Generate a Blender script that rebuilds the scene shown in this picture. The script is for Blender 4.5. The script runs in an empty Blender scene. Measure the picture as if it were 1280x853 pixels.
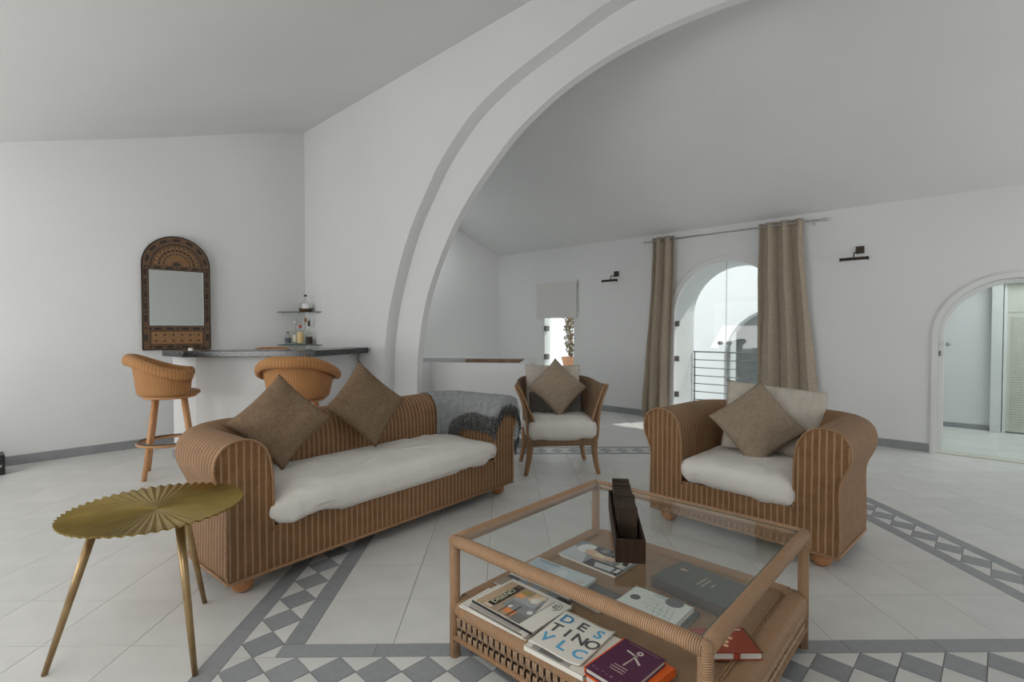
import bpy, math, random
from mathutils import Vector, Matrix, noise
random.seed(7)
PI = math.pi
C = bpy.context.scene.collection
R = math.radians
sc = bpy.context.scene

# ---------------------------------------------------------------- camera
cam_d = bpy.data.cameras.new('camera'); cam_d.lens = 17.86; cam_d.sensor_width = 36; cam_d.clip_start = .02
cam = bpy.data.objects.new('camera', cam_d); C.objects.link(cam)
cam.location = (0, 0, 1.27); cam.rotation_euler = (R(90 - 1.308), 0, R(-.7216))
sc.camera = cam
# ---------------------------------------------------------------- world
wd = bpy.data.worlds.new('sky'); sc.world = wd; wd.use_nodes = True
bg = wd.node_tree.nodes['Background']; bg.inputs[0].default_value = (.93, .97, 1, 1); bg.inputs[1].default_value = 1.6
sc.view_settings.view_transform = 'Standard'; sc.view_settings.look = 'None'; sc.view_settings.gamma = 1
sc.view_settings.exposure = 0.03
# room frame: s runs along the arch wall, n away from the viewer
CX, CY = -2.666, 6.815
UX, UY, NX, NY = .723, -.691, .691, .723
def SN(s, n, z=0): return (CX + UX * s + NX * n, CY + UY * s + NY * n, z)
ROT_R = R(-43.7); ROT_L = R(46.3)
RN = 3.68
def area(name, s, n, z, sx, sy, rot, power, col=(1, 1, 1)):
    d = bpy.data.lights.new(name, 'AREA'); d.shape = 'RECTANGLE'; d.size = sx; d.size_y = sy; d.energy = power; d.color = col
    o = bpy.data.objects.new(name, d); C.objects.link(o); o.location = SN(s, n, z); o.rotation_euler = rot
    return o
# daylight in the window openings behind and right of the viewer, then added fills
area('daylight_window', 1.4, -5.19, 1.05, 1.7, 1.0, (R(138), 0, ROT_R + R(6)), 34, (1, .985, .96))
area('daylight_window', 3.7, -5.19, 1.05, 1.3, 1.0, (R(138), 0, ROT_R), 30, (1, .985, .96))
area('daylight_window', 9.4, -5.19, 1.05, 1.5, 1.0, (R(138), 0, ROT_R), 24, (1, .985, .96))
area('daylight_window', 10.98, 1.9, 1.2, 1.9, 1.2, (R(128), 0, ROT_R + R(90)), 48, (1, .99, .98))
area('corridor_fill', 7.6, 4.75, 2.5, 1.5, .9, (0, 0, ROT_R), 26, (.93, .98, 1))  # added unseen area light under the ceiling to brighten the corridor

area('overhead_fill', 5.9, -4.2, 2.42, 1.8, 1.3, (0, 0, ROT_R), 32, (1, .99, .97))  # added overhead fill with no roof opening, brightens floor and foreground
area('stairwell_fill', .35, 1.55, 2.95, .6, .9, (0, 0, ROT_R), 13, (.97, .99, 1))  # added unseen fill above the stairwell to lift the far room
# sun over the courtyard, high, coming from beyond the back wall
sd_ = bpy.data.lights.new('sun', 'SUN'); sd_.energy = 2.6; sd_.angle = R(1.0); sd_.color = (1, .97, .92)
so_ = bpy.data.objects.new('sun', sd_); C.objects.link(so_)
_d = Vector((-NX * .62 - UX * .36, -NY * .62 - UY * .36, -.85))
so_.rotation_euler = _d.to_track_quat('-Z', 'Y').to_euler(); so_.location = (3, 12, 9)

# ---------------------------------------------------------------- materials
def lin(c):
    return tuple((x / 12.92 if x <= .04045 else ((x + .055) / 1.055) ** 2.4) for x in (v / 255 for v in c))
def A(r, g, b, k=2.0):
    return tuple(min(.86, x * k) for x in lin((r, g, b))) + (1,)
class NT:
    def __init__(s, name):
        s.m = bpy.data.materials.new(name); s.m.use_nodes = True; s.t = s.m.node_tree
        s.b = s.t.nodes['Principled BSDF']; s.out = s.t.nodes['Material Output']
    def n(s, typ, **kw):
        x = s.t.nodes.new(typ)
        for k, v in kw.items(): setattr(x, k, v)
        return x
    def l(s, a, b): s.t.links.new(a, b)
    def math(s, op, a, b=None, c=None):
        x = s.n('ShaderNodeMath', operation=op)
        for i, v in enumerate((a, b, c)):
            if v is None: continue
            if isinstance(v, (int, float)): x.inputs[i].default_value = v
            else: s.l(v, x.inputs[i])
        return x.outputs[0]
    def mix(s, f, a, b):
        x = s.n('ShaderNodeMix', data_type='RGBA')
        for i, v in ((0, f), (6, a), (7, b)):
            if isinstance(v, (int, float)): x.inputs[i].default_value = v
            elif isinstance(v, tuple): x.inputs[i].default_value = v
            else: s.l(v, x.inputs[i])
        return x.outputs[2]
    def noise(s, scale, detail=3, vec=None, rough=.5):
        x = s.n('ShaderNodeTexNoise'); x.inputs['Scale'].default_value = scale; x.inputs['Detail'].default_value = detail
        x.inputs['Roughness'].default_value = rough
        if vec is not None: s.l(vec, x.inputs['Vector'])
        return x.outputs[0]
    def coord(s, which='Object'): return s.n('ShaderNodeTexCoord').outputs[which]
    def scaled(s, vec, sc_):
        x = s.n('ShaderNodeMapping'); s.l(vec, x.inputs[0]); x.inputs['Scale'].default_value = sc_; return x.outputs[0]
    def ramp(s, f, stops):
        x = s.n('ShaderNodeValToRGB'); s.l(f, x.inputs[0]); e = x.color_ramp.elements
        while len(e) < len(stops): e.new(.5)
        for i, (p, c) in enumerate(stops): e[i].position = p; e[i].color = c
        return x.outputs[0]
    def bump(s, h, strength=.3, dist=.01):
        x = s.n('ShaderNodeBump'); x.inputs['Strength'].default_value = strength; x.inputs['Distance'].default_value = dist
        s.l(h, x.inputs['Height']); s.l(x.outputs[0], s.b.inputs['Normal'])
    def base(s, c):
        if isinstance(c, tuple): s.b.inputs['Base Color'].default_value = c
        else: s.l(c, s.b.inputs['Base Color'])
    def set(s, rough=.6, metal=0, spec=.5):
        s.b.inputs['Roughness'].default_value = rough; s.b.inputs['Metallic'].default_value = metal
        s.b.inputs['Specular IOR Level'].default_value = spec
def noisy(name, c1, c2, scale=20, rough=.6, metal=0, bump=0, bscale=None, spec=.5, stretch=None, detail=4, lo=.3, hi=.7):
    m = NT(name); v = m.coord()
    if stretch: v = m.scaled(v, stretch)
    f = m.noise(scale, detail, v)
    m.base(m.ramp(f, [(lo, c1), (hi, c2)])); m.set(rough, metal, spec)
    if bump:
        h = m.noise(bscale or scale * 3, 3, v); m.bump(h, bump, .004)
    return m.m
def wicker(name, dark, base, stake, period=.036, row=.0075, sw=.12, bump=.8, fr=.5):
    m = NT(name); uv = m.n('ShaderNodeUVMap').outputs[0]
    sp = m.n('ShaderNodeSeparateXYZ'); m.l(uv, sp.inputs[0]); u, v = sp.outputs[0], sp.outputs[1]
    wob = m.math('MULTIPLY', m.math('SUBTRACT', m.noise(9, 2, uv), .5), .006)
    up = m.math('DIVIDE', m.math('ADD', u, wob), period)
    d = m.math('ABSOLUTE', m.math('SUBTRACT', m.math('FRACT', up), .5))
    st = m.math('LESS_THAN', d, sw)
    cell = m.math('FLOOR', m.math('MULTIPLY', up, 2))
    ph = m.math('ADD', m.math('MULTIPLY', v, 2 * PI / row), m.math('MULTIPLY', cell, PI))
    w = m.math('ADD', m.math('MULTIPLY', m.math('SINE', ph), .5), .5)
    half = m.math('ABSOLUTE', m.math('SUBTRACT', m.math('FRACT', m.math('MULTIPLY', up, 2)), .5))
    over = m.math('SUBTRACT', 1, m.math('MULTIPLY', half, 1.3))
    hgt = m.math('MULTIPLY', w, over)
    nz = m.noise(14, 4, uv)
    c = m.mix(nz, dark, base)
    c2 = m.mix(m.math('MULTIPLY', m.math('SUBTRACT', 1, hgt), .55), c, dark)
    cs = m.mix(m.math('MULTIPLY', w, .5), stake, base)
    c3 = m.mix(m.math('MULTIPLY', st, .8), c2, cs)
    m.base(c3); m.set(.55, 0, .35)
    m.bump(m.math('ADD', hgt, m.math('MULTIPLY', st, .45)), bump, .004)
    return m.m
def wrapped(name, dark, base, period=.0065, spots=.0, bump=.7):
    m = NT(name); uv = m.n('ShaderNodeUVMap').outputs[0]
    sp = m.n('ShaderNodeSeparateXYZ'); m.l(uv, sp.inputs[0]); u, v = sp.outputs[0], sp.outputs[1]
    ph = m.math('ADD', m.math('MULTIPLY', u, 2 * PI / period), m.math('MULTIPLY', v, 6))
    w = m.math('ADD', m.math('MULTIPLY', m.math('SINE', ph), .5), .5)
    nz = m.noise(40, 4, m.scaled(uv, (1, .35, 1)))
    f = m.math('MULTIPLY', w, m.math('ADD', nz, .35))
    sp2 = m.ramp(m.noise(26, 3, m.scaled(uv, (1, 1.6, 1))), [(.52, (0, 0, 0, 1)), (.66, (1, 1, 1, 1))])
    c = m.ramp(f, [(.1, dark), (.65, base)])
    m.base(m.mix(m.math('MULTIPLY', sp2, .35), c, (.52, .24, .09, 1))); m.set(.5, 0, .4); m.bump(w, bump, .002)
    return m.m
M = {}
def build_materials():
    m = NT('plaster'); v = m.coord()
    m.base(m.ramp(m.noise(.8, 3, v), [(.3, (.76, .765, .765, 1)), (.7, (.80, .805, .80, 1))])); m.set(.75, 0, .25)
    m.bump(m.noise(22, 4, v), .06, .01); M['wall'] = m.m
    m = NT('outdoor_render'); m.base((.86, .86, .86, 1)); m.set(.8); m.bump(m.noise(30, 3, m.coord()), .08, .01); M['outwall'] = m.m
    m = NT('glazed_white_tile'); v = m.coord(); gi = m.n('ShaderNodeObjectInfo').outputs['Random']
    f = m.math('ADD', m.math('MULTIPLY', m.noise(5, 4, v), .8), m.math('MULTIPLY', gi, .25))
    m.base(m.ramp(f, [(.25, (.66, .66, .635, 1)), (.8, (.78, .78, .755, 1))])); m.set(.34, 0, .4)
    m.bump(m.noise(8, 3, v), .05, .01); M['tile'] = m.m
    m = NT('grey_tile'); v = m.coord(); gi = m.n('ShaderNodeObjectInfo').outputs['Random']
    f = m.math('ADD', m.math('MULTIPLY', m.noise(30, 5, v), .7), m.math('MULTIPLY', gi, .3))
    m.base(m.ramp(f, [(.2, (.27, .29, .30, 1)), (.8, (.37, .39, .40, 1))])); m.set(.42, 0, .4); M['greytile'] = m.m
    M['grout'] = noisy('grout', (.22, .21, .19, 1), (.34, .33, .3, 1), 60, .9)
    M['skirt'] = noisy('grey_skirting', (.26, .27, .28, 1), (.33, .34, .35, 1), 8, .5)
    M['wicker'] = wicker('honey_wicker', (.16, .074, .027, 1), (.46, .245, .105, 1), (.50, .345, .225, 1), .034, .0085, .13)
    M['wickerarm'] = wicker('honey_wicker_roll', (.17, .08, .032, 1), (.44, .26, .13, 1), (.58, .40, .26, 1), .0135, .009, .17)
    M['wickerstool'] = wicker('orange_wicker', (.36, .16, .055, 1), (.66, .33, .125, 1), (.68, .36, .15, 1), .022, .0085, .1)
    M['wickerchair'] = wicker('pale_wicker', (.17, .095, .05, 1), (.44, .29, .175, 1), (.5, .35, .22, 1), .02, .006, .1)
    M['shelfweave'] = wicker('shelf_weave', (.26, .15, .08, 1), (.50, .33, .205, 1), (.50, .33, .205, 1), .018, .012, .02, .6)
    M['cane'] = wrapped('wrapped_cane', (.22, .115, .055, 1), (.58, .37, .22, 1))
    M['canedark'] = wrapped('braided_cane', (.26, .14, .065, 1), (.46, .28, .155, 1), .010)
    M['stakes'] = noisy('cane_stakes', (.46, .30, .18, 1), (.66, .48, .33, 1), 40, .55)
    M['footwood'] = noisy('orange_wood', (.36, .14, .05, 1), (.50, .23, .09, 1), 30, .35, stretch=(1, 1, 4))
    M['stoolwood'] = noisy('light_wood', (.52, .25, .10, 1), (.66, .36, .17, 1), 14, .4, stretch=(6, 6, 1))
    M['chairwood'] = noisy('chair_cane_leg', (.28, .15, .07, 1), (.42, .25, .13, 1), 60, .5, bump=.2, stretch=(1, 1, 5))
    M['darkrim'] = noisy('dark_foot_rest', (.08, .05, .03, 1), (.17, .11, .07, 1), 30, .5)
    M['brownfab'] = noisy('brown_linen', (.19, .128, .08, 1), (.255, .18, .118, 1), 55, .95, bump=.35, bscale=260, spec=.1)
    M['taupefab'] = noisy('taupe_linen', (.29, .23, .168, 1), (.37, .30, .222, 1), 55, .95, bump=.35, bscale=260, spec=.1)
    M['beigefab'] = noisy('beige_cotton', (.50, .455, .39, 1), (.58, .53, .46, 1), 30, .95, bump=.25, bscale=200, spec=.1)
    M['greyfab'] = noisy('dark_grey_fabric', (.13, .12, .11, 1), (.19, .18, .165, 1), 40, .95, bump=.25, bscale=200, spec=.1)
    M['whitefab'] = noisy('white_cotton', (.78, .755, .70, 1), (.84, .815, .765, 1), 9, .95, bump=.3, bscale=110, spec=.1)
    M['throw'] = noisy('grey_wool', (.27, .29, .295, 1), (.37, .385, .385, 1), 30, .95, bump=.4, bscale=240, spec=.1)
    M['fringe'] = noisy('dark_yarn', (.05, .05, .05, 1), (.22, .22, .22, 1), 60, .95, spec=.1)
    M['curtain'] = noisy('taupe_curtain', (.36, .30, .23, 1), (.46, .385, .305, 1), 70, .9, bump=.3, bscale=220, spec=.1, stretch=(1, 1, .5))
    M['blind'] = noisy('cream_blind', (.66, .65, .62, 1), (.70, .69, .66, 1), 30, .9)
    M['steel'] = noisy('brushed_steel', (.5, .5, .5, 1), (.6, .6, .6, 1), 20, .3, metal=1)
    M['railsteel'] = noisy('grey_steel', (.20, .20, .20, 1), (.27, .27, .27, 1), 20, .4, metal=.5)
    M['hinge'] = noisy('dull_steel', (.16, .15, .14, 1), (.24, .23, .21, 1), 20, .45, metal=.6)
    M['bronze'] = noisy('dark_bronze', (.03, .02, .012, 1), (.06, .04, .025, 1), 40, .4, metal=.4)
    M['gold'] = noisy('brushed_brass', (.25, .175, .048, 1), (.35, .25, .072, 1), 9, .42, metal=.8, stretch=(1, 1, 1))
    M['brassleg'] = noisy('brass_leg', (.32, .21, .10, 1), (.43, .30, .15, 1), 20, .35, metal=.7)
    M['black'] = noisy('black_plastic', (.012, .011, .012, 1), (.02, .02, .02, 1), 30, .4)
    M['granite'] = noisy('black_granite', (.015, .016, .018, 1), (.10, .11, .12, 1), 90, .18, spec=.5, lo=.42, hi=.75)
    M['darkwood'] = noisy('dark_stained_wood', (.022, .012, .006, 1), (.045, .024, .012, 1), 12, .6, spec=.2, stretch=(8, 1, 1))
    M['blockwood'] = noisy('dark_wood_block', (.022, .015, .010, 1), (.075, .05, .034, 1), 8, .6, spec=.2, stretch=(1, 12, 1))
    M['framewood'] = noisy('walnut_frame', (.095, .05, .024, 1), (.16, .09, .042, 1), 40, .5)
    M['inlaydark'] = noisy('ebony_inlay', (.018, .010, .006, 1), (.04, .022, .012, 1), 40, .5)
    M['inlaymid'] = noisy('carved_panel', (.20, .10, .035, 1), (.32, .17, .065, 1), 60, .5)
    M['railwood'] = noisy('handrail_wood', (.22, .13, .08, 1), (.36, .24, .16, 1), 10, .5)
    M['paper'] = noisy('paper', (.66, .65, .62, 1), (.72, .71, .68, 1), 20, .6)
    M['pages'] = noisy('page_edges', (.52, .50, .46, 1), (.66, .64, .60, 1), 6, .8, stretch=(1, 1, 160))
    M['terracotta'] = noisy('terracotta', (.42, .2, .10, 1), (.52, .27, .15, 1), 20, .8)
    M['leaf'] = noisy('dry_leaf', (.12, .11, .05, 1), (.28, .17, .09, 1), 8, .7)
    M['cabinet'] = noisy('white_paint', (.72, .74, .72, 1), (.76, .78, .76, 1), 5, .5)
    M['oldwhite'] = noisy('off_white_door', (.60, .60, .53, 1), (.66, .66, .58, 1), 5, .6)
    m = NT('mirror_glass'); m.base((.86, .90, .88, 1)); m.set(.02, 1); M['mirror'] = m.m
    def glass(name, tint, ior=1.45, gcol=(1, 1, 1, 1)):
        m = NT(name); t = m.t; t.nodes.remove(m.b)
        tr = m.n('ShaderNodeBsdfTransparent'); tr.inputs[0].default_value = tint
        gl = m.n('ShaderNodeBsdfGlossy'); gl.inputs['Roughness'].default_value = .01; gl.inputs[0].default_value = gcol
        fr = m.n('ShaderNodeFresnel'); fr.inputs[0].default_value = ior
        geo = m.n('ShaderNodeNewGeometry').outputs['Backfacing']
        f = m.math('MULTIPLY', fr.outputs[0], m.math('SUBTRACT', 1, geo))
        mx = m.n('ShaderNodeMixShader'); m.l(f, mx.inputs[0]); m.l(tr.outputs[0], mx.inputs[1]); m.l(gl.outputs[0], mx.inputs[2])
        m.l(mx.outputs[0], m.out.inputs[0]); return m.m
    M['glass'] = glass('clear_glass', (.96, .985, .975, 1), 1.5)
    M['tabletop'] = glass('table_glass', (.985, 1, .99, 1), 1.75)
    M['shelfglass'] = glass('shelf_glass', (.55, .66, .63, 1), 1.45)
    M['bottleglass'] = glass('bottle_glass', (.93, .94, .92, 1), 1.5)
    M['edgeglass'] = noisy('glass_edge', (.05, .09, .085, 1), (.09, .14, .13, 1), 10, .2)
    m = NT('printed_colour'); a = m.n('ShaderNodeVertexColor'); a.layer_name = 'Col'; m.base(a.outputs[0]); m.set(.45); M['print'] = m.m
build_materials()
_flat = {}
def flat(r, g, b, rough=.5, k=2.0):
    key = (r, g, b, rough)
    if key not in _flat:
        m = NT('paint_%d_%d_%d' % (r, g, b)); m.base(A(r, g, b, k)); m.set(rough); _flat[key] = m.m
    return _flat[key]

# ---------------------------------------------------------------- mesh helpers
class MB:
    def __init__(s): s.V = []; s.F = []; s.U = []; s.S = []; s.K = []
    def add(s, V, F, U=None, smooth=False, col=None):
        o = len(s.V); s.V += [tuple(v) for v in V]; s.U += list(U) if U else [(v[0], v[1]) for v in V]
        for f in F: s.F.append([i + o for i in f]); s.S.append(smooth); s.K.append(col)
        return s
    def quad(s, a, b, c, d, col=None):
        a, b, c, d = map(Vector, (a, b, c, d)); w = (b - a).length; h = (d - a).length
        return s.add([a, b, c, d], [(0, 1, 2, 3)], [(0, 0), (w, 0), (w, h), (0, h)], False, col)
    def box(s, x0, x1, y0, y1, z0, z1, T=None, col=None):
        f = T or (lambda x, y, z: (x, y, z))
        for (pts, uv) in (
            ([(x0, y0, z0), (x1, y0, z0), (x1, y0, z1), (x0, y0, z1)], (0, 2)), ([(x1, y1, z0), (x0, y1, z0), (x0, y1, z1), (x1, y1, z1)], (0, 2)),
            ([(x0, y1, z0), (x0, y0, z0), (x0, y0, z1), (x0, y1, z1)], (1, 2)), ([(x1, y0, z0), (x1, y1, z0), (x1, y1, z1), (x1, y0, z1)], (1, 2)),
            ([(x0, y0, z1), (x1, y0, z1), (x1, y1, z1), (x0, y1, z1)], (0, 1)), ([(x0, y1, z0), (x1, y1, z0), (x1, y0, z0), (x0, y0, z0)], (0, 1))):
            s.add([f(*p) for p in pts], [(0, 1, 2, 3)], [(p[uv[0]], p[uv[1]]) for p in pts], False, col)
        return s
    def grid(s, fn, nu, nv, uvf=None, smooth=True, flip=False):
        V = []; U = []
        for i in range(nu + 1):
            for j in range(nv + 1):
                V.append(fn(i / nu, j / nv)); U.append(uvf(i / nu, j / nv) if uvf else (i / nu, j / nv))
        F = []
        for i in range(nu):
            for j in range(nv):
                a = i * (nv + 1) + j; q = (a, a + nv + 1, a + nv + 2, a + 1)
                F.append(q[::-1] if flip else q)
        return s.add(V, F, U, smooth)
    def tube(s, pts, r, seg=8, closed=False, cap=True, flatz=1.0, smooth=True):
        P = [Vector(p) for p in pts]; n = len(P); rr = r if isinstance(r, (list, tuple)) else [r] * n
        if closed: P = P + [P[0]]; rr = list(rr) + [rr[0]]
        V = []; U = []; L = 0; m = len(P); up = None
        for i, p in enumerate(P):
            if closed: t = (P[(i + 1) % n] - P[(i - 1) % n if i < n else n - 1])
            else: t = P[min(i + 1, m - 1)] - P[max(i - 1, 0)]
            t.normalize()
            if up is None: up = Vector((0, 0, 1)) if abs(t.z) < .9 else Vector((0, 1, 0))
            x = t.cross(up)
            if x.length < 1e-5: x = t.orthogonal()
            x.normalize(); y = x.cross(t).normalized(); up = y if not closed else up
            if i: L += (p - P[i - 1]).length
            for k in range(seg + 1):
                a = 2 * PI * k / seg
                V.append(p + x * (math.cos(a) * rr[i]) + y * (math.sin(a) * rr[i] * flatz)); U.append((L, k / seg * 2 * PI * rr[i]))
        F = []
        for i in range(m - 1):
            for k in range(seg):
                a = i * (seg + 1) + k; F.append((a, a + 1, a + seg + 2, a + seg + 1))
        if cap and not closed:
            F.append(tuple(range(seg))[::-1]); F.append(tuple((m - 1) * (seg + 1) + k for k in range(seg)))
        return s.add(V, F, U, smooth)
    def lathe(s, prof, seg=24, c=(0, 0, 0), a0=0, a1=2 * PI, smooth=True):
        V = []; U = []
        for i in range(seg + 1):
            a = a0 + (a1 - a0) * i / seg
            L = 0
            for j, (r, z) in enumerate(prof):
                if j: L += math.dist(prof[j], prof[j - 1])
                V.append((c[0] + r * math.cos(a), c[1] + r * math.sin(a), c[2] + z)); U.append((a * max(r, .01), L))
        n = len(prof); F = []
        for i in range(seg):
            for j in range(n - 1):
                a = i * n + j; F.append((a, a + n, a + n + 1, a + 1))
        return s.add(V, F, U, smooth)
    def prism(s, poly, z0, z1, T=None, col=None):
        f = T or (lambda x, y, z: (x, y, z)); n = len(poly)
        s.add([f(x, y, z1) for x, y in poly], [tuple(range(n))], [(x, y) for x, y in poly], False, col)
        s.add([f(x, y, z0) for x, y in poly], [tuple(range(n))[::-1]], [(x, y) for x, y in poly], False, col)
        for i in range(n):
            a, b = poly[i], poly[(i + 1) % n]; w = math.dist(a, b)
            s.add([f(*a, z0), f(*b, z0), f(*b, z1), f(*a, z1)], [(0, 1, 2, 3)], [(0, 0), (w, 0), (w, z1 - z0), (0, z1 - z0)], False, col)
        return s
    def mesh(s, name, mat):
        me = bpy.data.meshes.new(name); me.from_pydata(s.V, [], s.F)
        ul = me.uv_layers.new(name='UVMap')
        vi = [0] * len(me.loops); me.loops.foreach_get('vertex_index', vi)
        flatuv = [c for i in vi for c in s.U[i]]; ul.data.foreach_set('uv', flatuv)
        me.polygons.foreach_set('use_smooth', s.S)
        if any(k is not None for k in s.K):
            ca = me.color_attributes.new('Col', 'FLOAT_COLOR', 'CORNER')
            for p, k in zip(me.polygons, s.K):
                for li in p.loop_indices: ca.data[li].color = k or (.5, .5, .5, 1)
        me.materials.append(mat if not isinstance(mat, str) else M[mat]); me.update(); return me
    def build(s, name, mat, parent=None, kind=None, label=None):
        o = bpy.data.objects.new(name, s.mesh(name, mat)); C.objects.link(o)
        if parent: o.parent = parent
        if kind: o['kind'] = kind
        if label: o['label'] = label
        return o
def fix_normals(o):
    import bmesh
    b = bmesh.new(); b.from_mesh(o.data); bmesh.ops.remove_doubles(b, verts=b.verts, dist=1e-5)
    bmesh.ops.recalc_face_normals(b, faces=b.faces); b.to_mesh(o.data); b.free(); return o
def bev(o, w=.005, seg=2):
    import bmesh
    b = bmesh.new(); b.from_mesh(o.data); bmesh.ops.remove_doubles(b, verts=b.verts, dist=1e-5)
    bmesh.ops.recalc_face_normals(b, faces=b.faces)
    ed = [e for e in b.edges if len(e.link_faces) == 2 and e.calc_face_angle(0) > .6]
    bmesh.ops.bevel(b, geom=ed, offset=w, segments=seg, affect='EDGES', profile=.5, clamp_overlap=True)
    b.to_mesh(o.data); b.free(); return o
def tag(o, label=None, cat=None, group=None, kind=None):
    if label: o['label'] = label
    if cat: o['category'] = cat
    if group: o['group'] = group
    if kind: o['kind'] = kind
    return o
def empty(name, loc, rz=0, label=None, cat=None, group=None):
    o = bpy.data.objects.new(name, None); C.objects.link(o); o.empty_display_size = .1
    o.location = loc; o.rotation_euler = (0, 0, rz); return tag(o, label, cat, group)
def copy_tree(o, parent=None):
    c = o.copy(); C.objects.link(c)
    if parent: c.parent = parent
    for ch in list(o.children): copy_tree(ch, c)
    return c
def text(s, size, mat, parent, loc, rz=0, name='lettering', ext=.0002, sx=1, rx=0, bold=0):
    cu = bpy.data.curves.new(name, 'FONT'); cu.body = s; cu.size = size; cu.extrude = ext; cu.align_x = 'CENTER'; cu.align_y = 'CENTER'
    cu.resolution_u = 3; cu.offset = bold
    t = bpy.data.objects.new(name, cu); C.objects.link(t); bpy.context.view_layer.update()
    me = bpy.data.meshes.new_from_object(t.evaluated_get(bpy.context.evaluated_depsgraph_get()))
    C.objects.unlink(t); bpy.data.objects.remove(t)
    me.materials.clear(); me.materials.append(mat)
    o = bpy.data.objects.new(name, me); C.objects.link(o); o.parent = parent; o.location = loc; o.rotation_euler = (rx, 0, rz); o.scale = (sx, 1, 1)
    return o
def smoothstep(a, b, x):
    t = max(0, min(1, (x - a) / (b - a))); return t * t * (3 - 2 * t)
def nz(x, y, z=0): return noise.noise(Vector((x, y, z)))

# ================================================================ SETTING
def struct(o): o['kind'] = 'structure'; return o
def wallmesh(mb, cols, ztop, n0, n1, T):
    """cols: (s, z of the wall's lower edge); equal s twice = a jamb"""
    zt = ztop if callable(ztop) else (lambda s: ztop)
    for (a, za), (b, zb) in zip(cols, cols[1:]):
        if abs(a - b) < 1e-6:
            lo, hi = min(za, zb), max(za, zb)
            p = [T(a, n0, lo), T(a, n1, lo), T(a, n1, hi), T(a, n0, hi)]
            if za > zb: p = p[::-1]
            mb.quad(*p)
        else:
            mb.quad(T(a, n0, za), T(b, n0, zb), T(b, n0, zt(b)), T(a, n0, zt(a)))
            mb.quad(T(b, n1, zb), T(a, n1, za), T(a, n1, zt(a)), T(b, n1, zt(b)))
            if max(za, zb) > .02: mb.quad(T(a, n1, za), T(b, n1, zb), T(b, n0, zb), T(a, n0, za))
    a, za = cols[0]; mb.quad(T(a, n1, za), T(a, n0, za), T(a, n0, zt(a)), T(a, n1, zt(a)))
    b, zb = cols[-1]; mb.quad(T(b, n0, zb), T(b, n1, zb), T(b, n1, zt(b)), T(b, n0, zt(b)))
def arch_cols(c, r, zs, n=28):
    return [(c - r, 0)] + [(c - r * math.cos(PI * i / n), zs + r * math.sin(PI * i / n)) for i in range(n + 1)] + [(c + r, 0)]
# --- back wall with the small door, the balcony arch and the corridor arch
AC, AR, AZ = 4.143, .70, 1.46
BC, BR, BZ = 6.85, .567, 1.195
mb = MB()
wallmesh(mb, [(-.2, 0), (1.05, 0), (1.05, 2.02), (1.82, 2.02), (1.82, 0), (2.6, 0)], 2.72, RN, RN + .22, SN)
wallmesh(mb, [(2.6, 0)] + arch_cols(AC, AR, AZ) + [(5.3, 0)], 2.72, RN, RN + .65, SN)
wallmesh(mb, [(5.3, 0)] + arch_cols(BC, BR, BZ) + [(11.2, 0)], 2.72, RN, RN + .16, SN)
struct(mb.build('wall_back', 'wall'))
# --- left wall
mb = MB(); wallmesh(mb, [(-5.5, 0), (3.9, 0)], lambda n: 4.1, 0, .22, lambda a, d, z: SN(-d, a, z)); struct(mb.build('wall_left', 'wall'))
# --- wall behind the viewer with three windows, and right wall with one
mb = MB()
def win_wall(mb, spans, s0, s1, n0, n1, T, zt=2.75):
    cols = [(s0, 0)]
    for a, b in spans: cols += [(a, 0), (a, 2.1), (b, 2.1), (b, 0)]
    cols += [(s1, 0)]; wallmesh(mb, cols, zt, n0, n1, T)
    for a, b in spans: mb.box(a, b, n0, n1, 0, .6, T)
win_wall(mb, [(.5, 2.3), (3.0, 4.4), (8.6, 10.2)], -.2, 11.2, -5.2, -5.4, SN)
struct(mb.build('wall_front', 'wall'))
mb = MB(); win_wall(mb, [(.9, 2.9)], -5.4, 3.9, 11.0, 11.2, lambda a, d, z: SN(d, a, z), 4.1); struct(mb.build('wall_right', 'wall'))
# --- arch wall: a stepped pointed-round arch
outer_h = [(1.86, 0), (1.865, .8), (1.89, 1.15), (1.96, 1.45), (2.055, 1.71), (2.20, 2.03), (2.38, 2.33), (2.58, 2.58), (2.76, 2.79), (2.95, 2.96), (3.16, 3.115), (3.38, 3.235), (3.76, 3.365), (4.3, 3.48), (4.66, 3.55), (5.12, 3.58)]
inner_h = [(2.275, 0), (2.28, .8), (2.32, 1.15), (2.42, 1.52), (2.585, 1.86), (2.83, 2.22), (3.03, 2.44), (3.25, 2.64), (3.62, 2.915), (3.9, 3.06), (4.17, 3.165), (4.47, 3.24), (4.78, 3.285), (5.12, 3.30)]
def catmull(P, k=4):
    out = []
    for i in range(len(P) - 1):
        p0 = P[max(i - 1, 0)]; p1 = P[i]; p2 = P[i + 1]; p3 = P[min(i + 2, len(P) - 1)]
        for j in range(k):
            t = j / k
            out.append(tuple(.5 * ((2 * p1[d]) + (-p0[d] + p2[d]) * t + (2 * p0[d] - 5 * p1[d] + 4 * p2[d] - p3[d]) * t * t + (-p0[d] + 3 * p1[d] - 3 * p2[d] + p3[d]) * t ** 3) for d in range(len(P[0]))))
    out.append(tuple(P[-1])); return out
def mirror_cols(h):
    h = catmull(h, 4); full = h + [(10.24 - a, b) for a, b in h[-2::-1]]; return full
for h, n0, n1, nm in ((outer_h, 0, .13, 'wall_arch'), (inner_h, .13, .20, 'wall_arch_reveal')):
    mb = MB(); c = mirror_cols(h)
    wallmesh(mb, [(0, 0)] + c + [(11.05, 0)], 3.93, n0, n1, SN)
    o = mb.build(nm, 'wall'); struct(o)
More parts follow.
